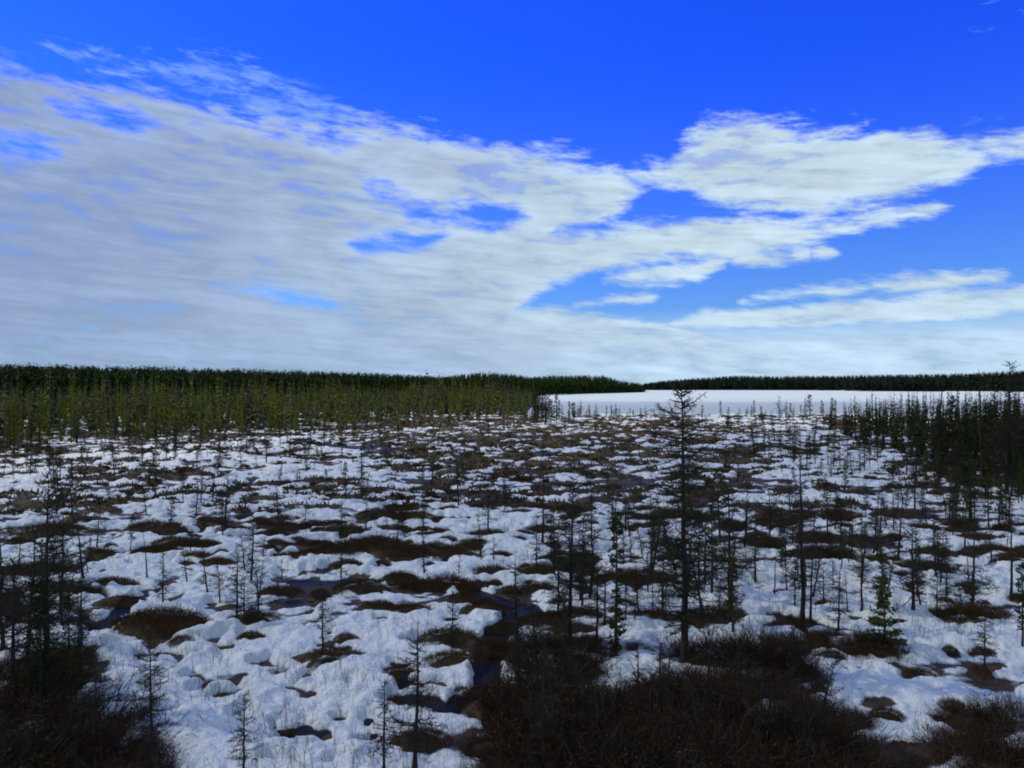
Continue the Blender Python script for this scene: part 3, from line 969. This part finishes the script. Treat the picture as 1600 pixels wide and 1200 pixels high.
# trees one can single out: kind, variant, photo x, photo foot y, photo top y, label
TREES = [
    ('LB', 0, 1070, 1035, 594, 'tallest bare larch, dense twigs, rising past the lake shore to the sky'),
    ('LB', 2, 1253, 972, 705, 'tall sparse larch with long bare trunk, right of the tallest larch'),
    ('DS', 0, 1266, 962, 838, 'thin dead trunk close beside the tall sparse larch'),
    ('LB', 3, 890, 1000, 742, 'broad dark larch with long drooping branches, beside the slim green spruce'),
    ('SS', 0, 962, 1018, 803, 'very slim column-like green spruce in front of the dark thicket'),
    ('LB', 1, 1140, 970, 742, 'tall bare larch just right of the tallest larch'),
    ('SM', 0, 1145, 985, 860, 'green spruce at the foot of the larch beside the tallest larch'),
    ('SM', 1, 1112, 935, 795, 'narrow green spruce close behind the tallest larch'),
    ('SM', 3, 1092, 925, 800, 'thin dark green spruce touching the tallest larch'),
    ('LM', 0, 838, 886, 812, 'small spreading larch on a brown mound left of the broad dark larch'),
    ('LM', 1, 533, 896, 836, 'small gnarled larch at the edge of the long dark pool'),
    ('LM', 3, 505, 1014, 912, 'bare larch with even twigs on the reddish mound below the pool'),
    ('LM', 2, 663, 898, 818, 'thin crooked larch at the far side of the long dark pool'),
    ('LM', 0, 707, 1008, 922, 'bare wide-branched larch by the bend of the dark channel'),
    ('LS', 0, 752, 880, 840, 'small larch behind the round brown mound in the centre'),
    ('LS', 3, 771, 880, 838, 'thin upright larch sapling on the round brown mound in the centre'),
    ('LS', 1, 717, 896, 862, 'bushy leaning larch sapling above the dark pool'),
    ('LM', 3, 763, 836, 743, 'thin tall larch on the centre mound with olive moss'),
    ('SM', 0, 541, 784, 722, 'dark narrow spruce of a pair standing in the middle snow'),
    ('SM', 1, 566, 780, 726, 'slighter spruce of the pair standing in the middle snow'),
    ('LM', 1, 533, 835, 776, 'fuzzy grey larch on the wide red-brown mound'),
    ('LS', 1, 619, 852, 800, 'leaning larch rising from a clean patch of snow'),
    ('SM', 2, 664, 808, 764, 'tiny green-topped spruce on an olive mound in the centre'),
    ('LS', 2, 648, 786, 755, 'little flat-topped larch twig tree in the middle snow'),
    ('DS', 1, 704, 782, 758, 'short dead stub in the middle snow'),
    ('LM', 0, 255, 945, 862, 'dark stout larch on the big brown mound at the left'),
    ('LM', 3, 370, 968, 852, 'tall thin larch on the left snow beside a red-brown mound'),
    ('LS', 0, 382, 970, 900, 'short twiggy larch next to the tall thin larch on the left snow'),
    ('LS', 3, 405, 970, 885, 'twiggy larch at the right end of the left red-brown mound'),
    ('LM', 2, 344, 938, 868, 'larch sapling behind the tall thin larch on the left snow'),
    ('LS', 2, 298, 866, 824, 'forked leaning larch beside the left wet channel'),
    ('LB', 1, 72, 1095, 735, 'tallest tree at the left edge, mossy trunk over a dark thicket'),
    ('SB', 3, 62, 1105, 905, 'bushy green spruce against the tallest tree of the left edge'),
    ('LM', 0, 22, 1090, 870, 'larch at the very left edge with tangled grey twigs'),
    ('SM', 2, 108, 1080, 930, 'thin olive spruce right of the tallest tree of the left edge'),
    ('LM', 2, 42, 1060, 830, 'mossy larch between the leftmost larch and the tallest tree of the left edge'),
    ('LM', 0, 128, 1010, 880, 'twiggy larch leaning over the wet patch at the left'),
    ('LM', 3, 5, 1010, 820, 'larch half cut off by the left edge of the picture'),
    ('LM', 1, 95, 960, 800, 'grey larch behind the tallest tree of the left edge'),
    ('LM', 3, 150, 1180, 1020, 'thin larch in the dark thicket of the bottom left corner'),
    ('LB', 0, 236, 1205, 988, 'bare larch with even side twigs in the nearest left snow'),
    ('LM', 1, 648, 1200, 970, 'faint thin larch in the nearest snow of the centre'),
    ('LM', 3, 380, 1215, 1085, 'little bare larch at the bottom of the near snow'),
    ('LM', 0, 600, 1205, 1060, 'twiggy larch beside the faint thin larch in the nearest snow'),
    ('SY', 0, 1382, 1010, 903, 'young conical green spruce with a full skirt on the right mound'),
    ('LM', 1, 1431, 912, 815, 'dense dark larch on a mound in the right snow'),
    ('SM', 3, 1465, 888, 822, 'green-topped spruce of the mound behind the dense dark larch'),
    ('LM', 2, 1475, 886, 828, 'crooked larch next to the green-topped spruce on the right'),
    ('DS', 1, 1513, 908, 850, 'gnarled dead tree with a fallen branch in the right snow'),
    ('LM', 3, 1537, 1042, 950, 'lone bare larch in the near right snow'),
    ('SM', 1, 1416, 800, 752, 'thick bushy spruce on the wide mound before the right grove'),
    ('LM', 0, 1429, 802, 716, 'taller bare larch on the wide mound before the right grove'),
    ('SM', 0, 1441, 800, 758, 'slender spruce on the wide mound before the right grove'),
    ('LM', 1, 1302, 918, 868, 'small bent larch right of the thin dead trunk'),
    ('DS', 0, 1210, 933, 855, 'bare pole with stubs, left of the tall sparse larch'),
    ('LM', 2, 1229, 925, 853, 'slim bare larch just left of the tall sparse larch'),
    ('LM', 3, 1245, 905, 850, 'larch sapling behind the tall sparse larch'),
    ('DS', 1, 1324, 950, 888, 'slanting dead stem leaning over the right snow'),
    ('LS', 0, 1375, 882, 832, 'thin larch sapling on a shaded little mound, right'),
    ('LM', 3, 1464, 962, 895, 'pale twin-stemmed sapling in the right snow'),
    ('SM', 3, 1292, 840, 752, 'thin olive spruce behind the large bare brown mound'),
    ('SM', 0, 1320, 766, 718, 'bushy spruce clump tree behind the right brown mounds'),
    ('SM', 2, 1541, 855, 822, 'small green spruce on the heathy mound at the right'),
    ('LS', 1, 1573, 850, 820, 'dead-looking sapling by the small green spruce at the right'),
    ('SM', 2, 1500, 972, 915, 'dark small spruce on a shrubby mound, near right'),
    ('SB', 2, 1597, 1010, 880, 'dark spruce cut by the right edge of the picture'),
    ('LM', 0, 1036, 960, 878, 'spreading larch on the heath left of the tallest larch'),
    ('LS', 2, 1020, 958, 900, 'small larch on the heath between the slim spruce and the tallest larch'),
    ('LM', 2, 997, 962, 878, 'bent thin larch right of the slim green spruce'),
    ('LM', 3, 932, 1000, 868, 'thin larch just left of the slim green spruce'),
    ('LM', 1, 872, 960, 838, 'grey larch close behind the broad dark larch'),
    ('SM', 3, 925, 935, 868, 'small dark spruce left of the slim green spruce'),
    ('LM', 0, 985, 884, 822, 'fuzzy larch behind the slim green spruce'),
    ('LM', 2, 974, 882, 828, 'second fuzzy larch behind the slim green spruce'),
    ('SM', 3, 1023, 886, 815, 'grey-green spruce left of the upper trunk of the tallest larch'),
    ('LM', 3, 978, 828, 757, 'tall thin larch beyond the slim spruce, in open snow'),
    ('LM', 1, 1000, 786, 735, 'small larch on the long dark mound in mid bog'),
    ('LM', 3, 1012, 925, 850, 'thin grey larch at the left fringe of the tallest larch'),
    ('LM', 1, 808, 1010, 865, 'larch rising beside the dark channel, left of the broad dark larch'),
    ('LB', 1, 850, 1190, 1000, 'mossy thin larch standing in the nearest dark thicket'),
    ('LM', 2, 1180, 905, 800, 'thin larch between the two tallest bare larches'),
    ('LB', 3, 1572, 770, 563, 'bare larch whose pointed top stands above the right skyline'),
    ('DS', 0, 1466, 735, 584, 'dead pole poking above the right grove'),
    ('DS', 1, 1536, 742, 577, 'leaning dead top above the right grove'),
]
for kd, v, x, yf, yt, lab in TREES:
    nm, lst, cat = KIND[kd]
    H0, ms = lst[v]
    gx, gy = at(x, yf)
    z = gz(gx, gy)
    d = gy
    top = CAM_H + (HORIZON - yt) / F * d
    put_tree(nm, ms, H0, gx, gy, max(0.4, top - z), random.uniform(-0.6, 0.6) if kd in ('LB', 'DS') else random.uniform(0, 6.28), lab, cat)
    USED.append((gx, gy))


def zone(px):
    return 'left' if px < 533 else 'centre' if px < 1066 else 'right'


def free(x, y, m):
    return all(abs(x - a) > m or abs(y - b) > m for a, b in USED)


# small trees scattered over the open bog
cnt = 0
tries = 0
while cnt < 300 and tries < 5000:
    tries += 1
    az = random.uniform(-0.60, 0.60)
    d = 23.0 * (118.0 / 23.0) ** random.random()
    x, y = d * math.sin(az), d * math.cos(az)
    px, py = pix(x, y)
    if not (0 < px < 1600) or not free(x, y, 0.7):
        continue
    if inside(LAKE, np.array([x]), np.array([y]))[0]:
        continue
    base_dens = 0.45 if 450 < px < 1000 else 0.85
    if px < 500 and py < 760 or px > 1200 and py < 840:
        base_dens = 1.0
    if 640 < px < 1020 and py < 740:
        base_dens = 0.35
    if random.random() > base_dens:
        continue
    u = random.random()
    tall = random.lognormvariate(math.log(1.25), 0.38)
    tall = min(tall, 2.6)
    onsnow = snow_at(x, y) > 0.5
    where = 'rising from snow' if onsnow else 'on a brown mound'
    deep = 'near part' if d < 38 else 'middle' if d < 65 else 'far part'
    side = zone(px)
    pl = {'left': 'on the left', 'centre': 'in the centre', 'right': 'on the right'}[side]
    if u < 0.58:
        kd, look = ('LS' if tall < 1.5 else 'LM'), 'small bare larch'
    elif u < 0.85:
        kd, look = 'SM', 'small dark green spruce'
    else:
        kd, look = 'DS', 'thin grey dead stem'
    nm, lst, cat = KIND[kd]
    H0, ms = random.choice(lst)
    lab = f'{look} {where}, {deep} of the bog, {pl}'
    put_tree(nm, ms, H0, x, y, tall, random.uniform(0, 6.28), lab, cat, lab, random.gauss(0, 0.09))
    USED.append((x, y))
    cnt += 1

# young trees straggling out from the right grove and from the left belt
for i in range(110):
    if i < 75:
        px = random.uniform(1130, 1600)
        py = np.interp(px, GROVE_X, GROVE_Y) + random.uniform(-4, 60) if px > 1290 else random.uniform(652, 745)
        where = 'straggling out before the dark right grove'
    else:
        px = random.uniform(0, 640)
        py = np.interp(px, BELT_X, BELT_Y) + random.uniform(-2, 38)
        where = 'straggling out before the olive left belt'
    gx, gy = at(px, py)
    if not free(gx, gy, 0.4):
        continue
    hgt = random.uniform(1.0, 2.7)
    kd = 'SM' if random.random() < 0.45 else 'LM'
    nm, lst, cat = KIND[kd]
    H0, ms = random.choice(lst)
    lab = ('young dark spruce ' if kd == 'SM' else 'young bare larch ') + where
    put_tree(nm, ms, H0, gx, gy, hgt, random.uniform(0, 6.28), lab, cat, lab, random.gauss(0, 0.06))
    USED.append((gx, gy))

# little trees along the lake shore
for i in range(92):
    px = random.uniform(960, 1310) if i > 46 else 835 + 150 * random.random() ** 1.5
    gx, gy = at(px, random.uniform(648.8, 657.0) + (8 * random.random() if px < 900 else 0))
    hgt = random.choice([0.9, 1.2, 1.6, 2.0, 2.6]) * random.uniform(0.8, 1.2) * (1.5 if px < 930 else 1.0) * (1.5 if px > 1200 else 1.0)
    kd = 'SM' if random.random() < 0.7 else 'LM'
    nm, lst, cat = KIND[kd]
    H0, ms = random.choice(lst)
    look = 'little spruce' if kd == 'SM' else 'little bare larch'
    side = 'before the forest point' if px < 960 else 'below the open ice' if px < 1180 else 'towards the right grove'
    if px < 1000:
        hgt = float(np.interp(px, [840, 880, 930, 1000], [5.2, 3.6, 2.4, 1.3])) * random.uniform(0.5, 1.15)
    lab = f'{look} along the lake shore {side}'
    put_tree(nm, ms, H0, gx, gy, hgt, random.uniform(0, 6.28), lab, cat, lab)

# the dark grove on the right and the pale belt of stunted spruces on the left: nearest ones singly, the rest as one wood each
GROVE, BELT = [], []
tries = 0
while len(GROVE) < 470 and tries < 20000:
    tries += 1
    px, py = random.uniform(1285, 1720), 653 + 132 * random.random() ** 1.5
    front = np.interp(px, GROVE_X, GROVE_Y)
    dens = np.interp(px, [1290, 1350, 1450, 1550, 1720], [0.45, 0.85, 1.0, 1.0, 1.0])
    if py > front or random.random() > dens:
        continue
    x, y = at(px, py)
    if y > 150:
        continue
    GROVE.append((y, px, py, x, 0))
tries = 0
while len(BELT) < 3600 and tries < 90000:
    tries += 1
    az = random.uniform(-0.66, 0.03)
    d = math.sqrt(random.uniform(55.0 ** 2, 330.0 ** 2)) if random.random() < 0.6 else math.sqrt(random.uniform(55.0 ** 2, 200.0 ** 2))
    x, y = d * math.sin(az), d * math.cos(az)
    px, py = pix(x, y)
    if d > np.interp(px, EDGE_X, EDGE_R) + 5 or inside(LAKE, np.array([x]), np.array([y]))[0]:
        continue
    front = np.interp(px, BELT_X, BELT_Y)
    edge = py - front + 26 * (vnoise(np.array([x / 7.0]), np.array([y / 9.0]), 5)[0] - 0.5)
    if edge > 14 or px > 845 + 140 * random.random() ** 1.6:
        continue
    if random.random() > min(1.0, 0.06 + max(0.0, -edge) / 26.0):
        continue
    if px > 800 and d < 140 and random.random() < 0.5:
        continue
    BELT.append((y, px, py, x, edge))
GROVE.sort()
BELT.sort()
n_single = {'g': 80, 'b': 90}
woods = Geo()
grove_w = Geo()


def rough_tree(g, x, y, z, H, w, n, m=0, leaf=None):
    """a small far spruce: ragged tiers of drooping sprays round a stem"""
    h = rng.uniform(0.06, 1.0, n) ** 0.9
    a = rng.uniform(0, 2 * math.pi, n)
    L = w * ((1 - h) ** 0.7 * 0.9 + 0.12) * rng.uniform(0.5, 1.15, n)
    P = np.stack([np.full(n, x), np.full(n, y), z + h * H], -1)
    D = np.stack([np.cos(a), np.sin(a), -0.35 + 0.9 * (h - 0.5) + rng.normal(0, 0.25, n)], -1)
    g.leaves(P, D, L, L * rng.uniform(0.45, 0.85, n), m)
    g.blades(np.array([[x, y, z - 0.2]]), np.array([[0.01, 0, 1.0]]), H * 1.02, 0.10 * w + 0.03, 0)


for lst, key in ((GROVE, 'g'), (BELT, 'b')):
    for i, (y, px, py, x, edge) in enumerate(lst):
        if key == 'g':
            hgt = random.gauss(4.6, 0.6) * random.uniform(0.6, 1.12) * np.interp(px, [1290, 1400, 1600], [0.75, 1.0, 1.12])
            if py > 735:
                hgt *= 0.72
        else:
            hgt = random.gauss(4.0, 1.25) * np.interp(y, [55, 85, 140], [0.62, 0.92, 1.08]) * (0.58 + 0.85 * vnoise(np.array([x / 9.0]), np.array([y / 12.0]), 8)[0]) * np.interp(px, [770, 880, 980], [1.0, 0.6, 0.3]) * np.interp(-edge, [-14, 0, 22], [0.42, 0.6, 1.0])
        hgt = max(1.2, hgt)
        if i < n_single[key] and -30 < px < 1630:
            larch = random.random() < (0.22 if key == 'g' else 0.25)
            if key == 'g':
                kd = random.choice(['LM', 'LB']) if larch else 'SB'
                lab = 'bare larch among the dark spruces of the right grove' if larch else 'dark narrow spruce at the front of the dense right grove'
            else:
                kd = random.choice(['LM', 'LB']) if larch else 'SO'
                lab = 'grey bare larch among the olive stunted spruces before the left forest' if larch else 'slim olive stunted spruce at the front edge of the left belt'
            nm, l2, cat = KIND[kd]
            H0, ms = random.choice(l2)
            put_tree(nm, ms, H0, x, y, hgt, random.uniform(0, 6.28), lab, cat, lab, random.gauss(0, 0.03))
        else:
            g = grove_w if key == 'g' else woods
            if key == 'b' and random.random() < 0.33:
                rough_tree(g, x, y, gz(x, y), hgt * 1.05, 0.16 * hgt, 60, 1)
            else:
                rough_tree(g, x, y, gz(x, y), hgt, 0.075 * hgt + 0.08, 190 if y < 110 else 120)
o = bpy.data.objects.new('stunted_spruce_wood', woods.mesh('stunted_spruce_wood', [M_needle_y, M_twig_far]))
C.objects.link(o)
tag(o, 'belt of olive stunted spruces thickening towards the dark left forest', 'wood', kind='stuff')
o = bpy.data.objects.new('grove_spruce_wood', grove_w.mesh('grove_spruce_wood', [M_needle_g, M_twig]))
C.objects.link(o)
tag(o, 'dark mass of spruces filling the back of the right grove', 'wood', kind='stuff')

# the far forests: one mass each
near_f, far_f = Geo(), Geo()
k = 0
while k < 4400:
    px = random.uniform(-120, 1006)
    er = float(np.interp(px, EDGE_X, EDGE_R))
    depth = 95.0 * random.random() ** 1.3
    if px > 960:
        depth = depth * 0.5
    r = er + depth
    a = math.atan((px - 800) / F)
    x, y = r * math.sin(a), r * math.cos(a)
    H = random.gauss(12.2, 1.0) * (0.75 if depth < 10 else 1.0) * float(np.interp(px, [940, 1004], [1.0, 0.55]))
    z = float(land(np.array([x]), np.array([y]))[0][0])
    H = max(3.0, min(H, (tree_room(px, r) - z + 0.5) * random.uniform(0.93, 1.09)))
    rough_tree(near_f, x, y, z - 0.5, H, 2.3 + 0.7 * random.random(), 80)
    k += 1
k = 0
while k < 3400:
    px = random.uniform(1006, 1760)
    er = float(np.interp(px, EDGE_X, EDGE_R))
    if px < 1020:
        er = 985
    depth = 220.0 * random.random() ** 1.2
    r = er + depth
    a = math.atan((px - 800) / F)
    x, y = r * math.sin(a), r * math.cos(a)
    if inside(LAKE, np.array([x]), np.array([y]))[0]:
        y *= 1.02
        x *= 1.02
    H = random.gauss(13.0, 1.0)
    z = float(land(np.array([x]), np.array([y]))[0][0])
    H = max(3.0, min(H, (tree_room(px, r) - z + 0.5) * random.uniform(0.92, 1.10)))
    rough_tree(far_f, x, y, z - 0.5, H, 3.4 + 1.0 * random.random(), 40)
    k += 1
o = bpy.data.objects.new('forest', near_f.mesh('forest', [M_needle_d]))
C.objects.link(o)
tag(o, 'dark conifer forest closing the left half of the skyline and the lake point', 'forest', kind='stuff')
o = bpy.data.objects.new('far_shore_forest', far_f.mesh('far_shore_forest', [M_needle_f]))
C.objects.link(o)
tag(o, 'far blue-dark forest on the low hills across the frozen lake', 'forest', kind='stuff')

# ------------------------------------------------------------------ shrubs on the hummocks
SH_BIG = [shrub_mesh(1.0, 0.75, 0.30, 1500, 300 + i, [M_heath, M_heath_leaf], 0.010, 0.9, 0.22, 'heath_shrub') for i in range(5)]
SH_FAR = [shrub_mesh(1.0, 0.75, 0.30, 420, 310 + i, [M_heath, M_heath_leaf], 0.022, 0.8, 0.22, 'heath_shrub') for i in range(5)]
TH = [shrub_mesh(1.0, 0.85, 0.22, 1500, 320 + i, [M_thicket, M_heath_leaf, M_bark], 0.012, 0.35, 0.58, 'thicket_shrub', 0.6, 45) for i in range(4)]
order = sorted((h for h in hum if h[5] != 2), key=lambda h: h[0] ** 2 + h[1] ** 2)
far_sh = Geo()
n_sh = 0
for hx, hy, rx, ry, hh, kind in order:
    px, py = pix(hx, hy)
    d = math.hypot(hx, hy)
    if n_sh < 290 and -20 < px < 1620 and py < 1215:
        me = random.choice(SH_BIG if d < 45 else SH_FAR)
        o = bpy.data.objects.new('heath_shrub', me)
        C.objects.link(o)
        o.location = (hx, hy, gz(hx, hy) - hh * 0.86)
        o.rotation_euler = (0, 0, random.choice([0, math.pi]) + random.gauss(0, 0.12))
        o.scale = (rx, ry / 0.75, max(0.5, hh / 0.30))
        wid = 'wide' if rx > 0.95 else 'middling' if rx > 0.6 else 'small'
        deep = 'near snow' if d < 27 else 'middle snow' if d < 38 else 'farther snow'
        pl = {'left': 'on the left', 'centre': 'in the centre', 'right': 'on the right'}[zone(px)]
        lab = f'{wid} brown heath shrub capping a mound in the {deep}, {pl}'
        tag(o, lab, 'shrub', lab)
        n_sh += 1
        if rx > 0.85 and d < 32:
            for sx_, sy_ in ((-0.38, -0.42), (0.36, -0.40)):
                x2, y2 = hx + sx_ * rx, hy + sy_ * ry
                o2 = o.copy()
                o2.data = random.choice(SH_BIG)
                C.objects.link(o2)
                o2.location = (x2, y2, gz(x2, y2) - 0.10)
                o2.scale = (rx * 0.62, ry * 0.75, 0.5)
                n_sh += 1
    else:
        n = 60 if d < 90 else 34
        a = rng.uniform(0, 2 * math.pi, n)
        q = np.sqrt(rng.random(n))
        x, y = hx + np.cos(a) * q * rx, hy + np.sin(a) * q * ry
        zb = gz(hx, hy) - hh * 0.15
        z = zb - hh * q * q * 0.9
        L = rng.uniform(0.08, 0.26, n)
        D = np.stack([np.cos(a) * q * 0.8, np.sin(a) * q * 0.8, np.full(n, 0.8)], -1) + rng.normal(0, 0.4, (n, 3))
        straw = 560 < px < 1200 and py < 735 and rng.random() < (0.8 if py < 690 else 0.4)
        far_sh.leaves(np.stack([x, y, z], -1), D, L * 1.3, 0.05 + d * 0.0006, 1 if straw else 0)
o = bpy.data.objects.new('heath_undergrowth', far_sh.mesh('heath_undergrowth', [M_heath, M_sedge]))
C.objects.link(o)
tag(o, 'countless brown heath tufts and straw sedge on the far mounds of the bog', 'undergrowth', kind='stuff')
for i, ((gx, gy, r, h), (px, py, _, _)) in enumerate(zip(thick, THICK)):
    o = bpy.data.objects.new('thicket_shrub', TH[i % 4])
    C.objects.link(o)
    o.location = (gx, gy, gz(gx, gy) - 0.18)
    o.rotation_euler = (0, 0, random.uniform(0, 6.28))
    o.scale = (r, r, h / 0.62)
    if px < 300:
        lab = 'dark twiggy shrub of the thicket in the bottom left corner'
    elif px > 1320:
        lab = 'dark twiggy shrub among the snow in the bottom right corner'
    elif px < 790:
        lab = 'dark twiggy shrub at the edge of the channel beside the large thicket'
    else:
        lab = 'dark twiggy shrub within the large brown thicket under the tallest larch'
    tag(o, lab, 'shrub', lab)

# saplings in the dark thicket
for i in range(26):
    px, py = random.uniform(800, 1290), random.uniform(1030, 1200)
    gx, gy = at(px, py)
    H0, ms = random.choice(LARCH_SML + LARCH_MID[:2])
    lab = 'thin bare larch sapling poking out of the large dark thicket'
    put_tree('larch_sapling', ms, H0, gx, gy, random.uniform(0.8, 1.7), random.uniform(0, 6.28), lab, 'larch', lab, random.gauss(0, 0.08))

# bare stems of dwarf birch poking through the near snow
st = Geo()
for i in range(900):
    az = random.uniform(-0.6, 0.6)
    d = 12.5 * (60.0 / 12.5) ** random.random()
    x, y = d * math.sin(az), d * math.cos(az)
    if vnoise(np.array([x / 2.6]), np.array([y / 2.6]), 77)[0] < 0.50:
        continue
    z = gz(x, y)
    n = random.randint(5, 18)
    P = np.stack([x + rng.normal(0, 0.30, n), y + rng.normal(0, 0.30, n), np.full(n, z - 0.06)], -1)
    D = rng.normal(0, 0.22, (n, 3)) + [0, 0, 1]
    L = rng.uniform(0.12, 0.55, n)
    st.blades(P, D, L, 0.008 + d * 0.0001, 0)
    P1 = P + D / np.linalg.norm(D, axis=1)[:, None] * (L * rng.uniform(0.4, 0.8, n))[:, None]
    st.blades(P1, D + rng.normal(0, 0.5, (n, 3)), L * 0.45, 0.007, 0)
o = bpy.data.objects.new('birch_undergrowth', st.mesh('birch_undergrowth', [M_heath]))
C.objects.link(o)
tag(o, 'thin bare stems of dwarf birch poking through the near snow', 'undergrowth', kind='stuff')

# extra saplings round the tallest larch, on the right heath and at the left edge
for i in range(95):
    if i < 60:
        px, py = random.uniform(845, 1330), random.uniform(830, 985)
        lab = 'thin bare larch sapling in the loose stand around the tallest larch'
    elif i < 70:
        px, py = random.uniform(0, 170), random.uniform(850, 1090)
        lab = 'thin bare larch sapling in the stand round the tallest left edge tree'
    else:
        px, py = random.uniform(1340, 1600), random.uniform(800, 960)
        lab = 'thin bare larch sapling in the right snow below the dark grove'
    gx, gy = at(px, py)
    if not free(gx, gy, 0.25):
        continue
    H0, ms = random.choice(LARCH_SML + LARCH_MID)
    put_tree('larch_sapling', ms, H0, gx, gy, random.uniform(0.9, 2.3), random.uniform(0, 6.28), lab, 'larch', lab, random.gauss(0, 0.09))
    USED.append((gx, gy))

# added, unseen thin cloud before the sun, to shade the near bog and the right grove
def m_shade_cloud(g, p):
    tc = g.n('ShaderNodeTexCoord')
    lw = g.n('ShaderNodeLayerWeight')
    lw.inputs['Blend'].default_value = 0.5
    nd = g.noise(tc.outputs['Object'], 0.02, 5, 0.6)
    sp = g.n('ShaderNodeSeparateXYZ')
    g.link(g.vm('DIVIDE', tc.outputs['Object'], (SHADE_CLOUD_R[0], SHADE_CLOUD_R[1], 1.0)), sp.inputs[0])
    rr = g.m('SQRT', g.m('ADD', g.m('MULTIPLY', sp.outputs[0], sp.outputs[0]), g.m('MULTIPLY', sp.outputs[1], sp.outputs[1])))
    rim = g.ramp(g.m('ADD', rr, g.m('MULTIPLY', g.m('SUBTRACT', nd, 0.5), 0.5)), 1.0, 0.70)
    p.inputs['Base Color'].default_value = (0.85, 0.85, 0.86, 1)
    p.inputs['Roughness'].default_value = 1.0
    p.inputs['Specular IOR Level'].default_value = 0.0
    g.link(g.m('MULTIPLY', rim, 0.35), p.inputs['Alpha'])


SHADE_CLOUD_R = (98.0, 88.0)
alt = 620.0
k_ = (alt) / math.tan(R(SUN_EL))
cx, cy = 50.0 + math.sin(R(SUN_AZ)) * k_, 32.0 + math.cos(R(SUN_AZ)) * k_
bm = bmesh.new()
bmesh.ops.create_icosphere(bm, subdivisions=5, radius=1.0)
for v in bm.verts:
    c = v.co.copy()
    n = float(fbm(np.array([c.x * 3 + 5]), np.array([c.y * 3 + c.z]), 0.7, 3, 61)[0])
    v.co.x = c.x * SHADE_CLOUD_R[0] * 1.02
    v.co.y = c.y * SHADE_CLOUD_R[1] * 1.02
    v.co.z = c.z * (16.0 if c.z > 0 else 6.0) * (0.6 + 0.8 * n)
me = bpy.data.meshes.new('shade_cloud')
bm.to_mesh(me)
me.materials.append(mat('shade_cloud', m_shade_cloud))
me.polygons.foreach_set('use_smooth', np.full(len(me.polygons), True))
o = bpy.data.objects.new('shade_cloud', me)
C.objects.link(o)
o.location = (cx, cy, alt)
tag(o, 'added thin white cloud drifting high before the sun', 'shade_cloud', kind='stuff')
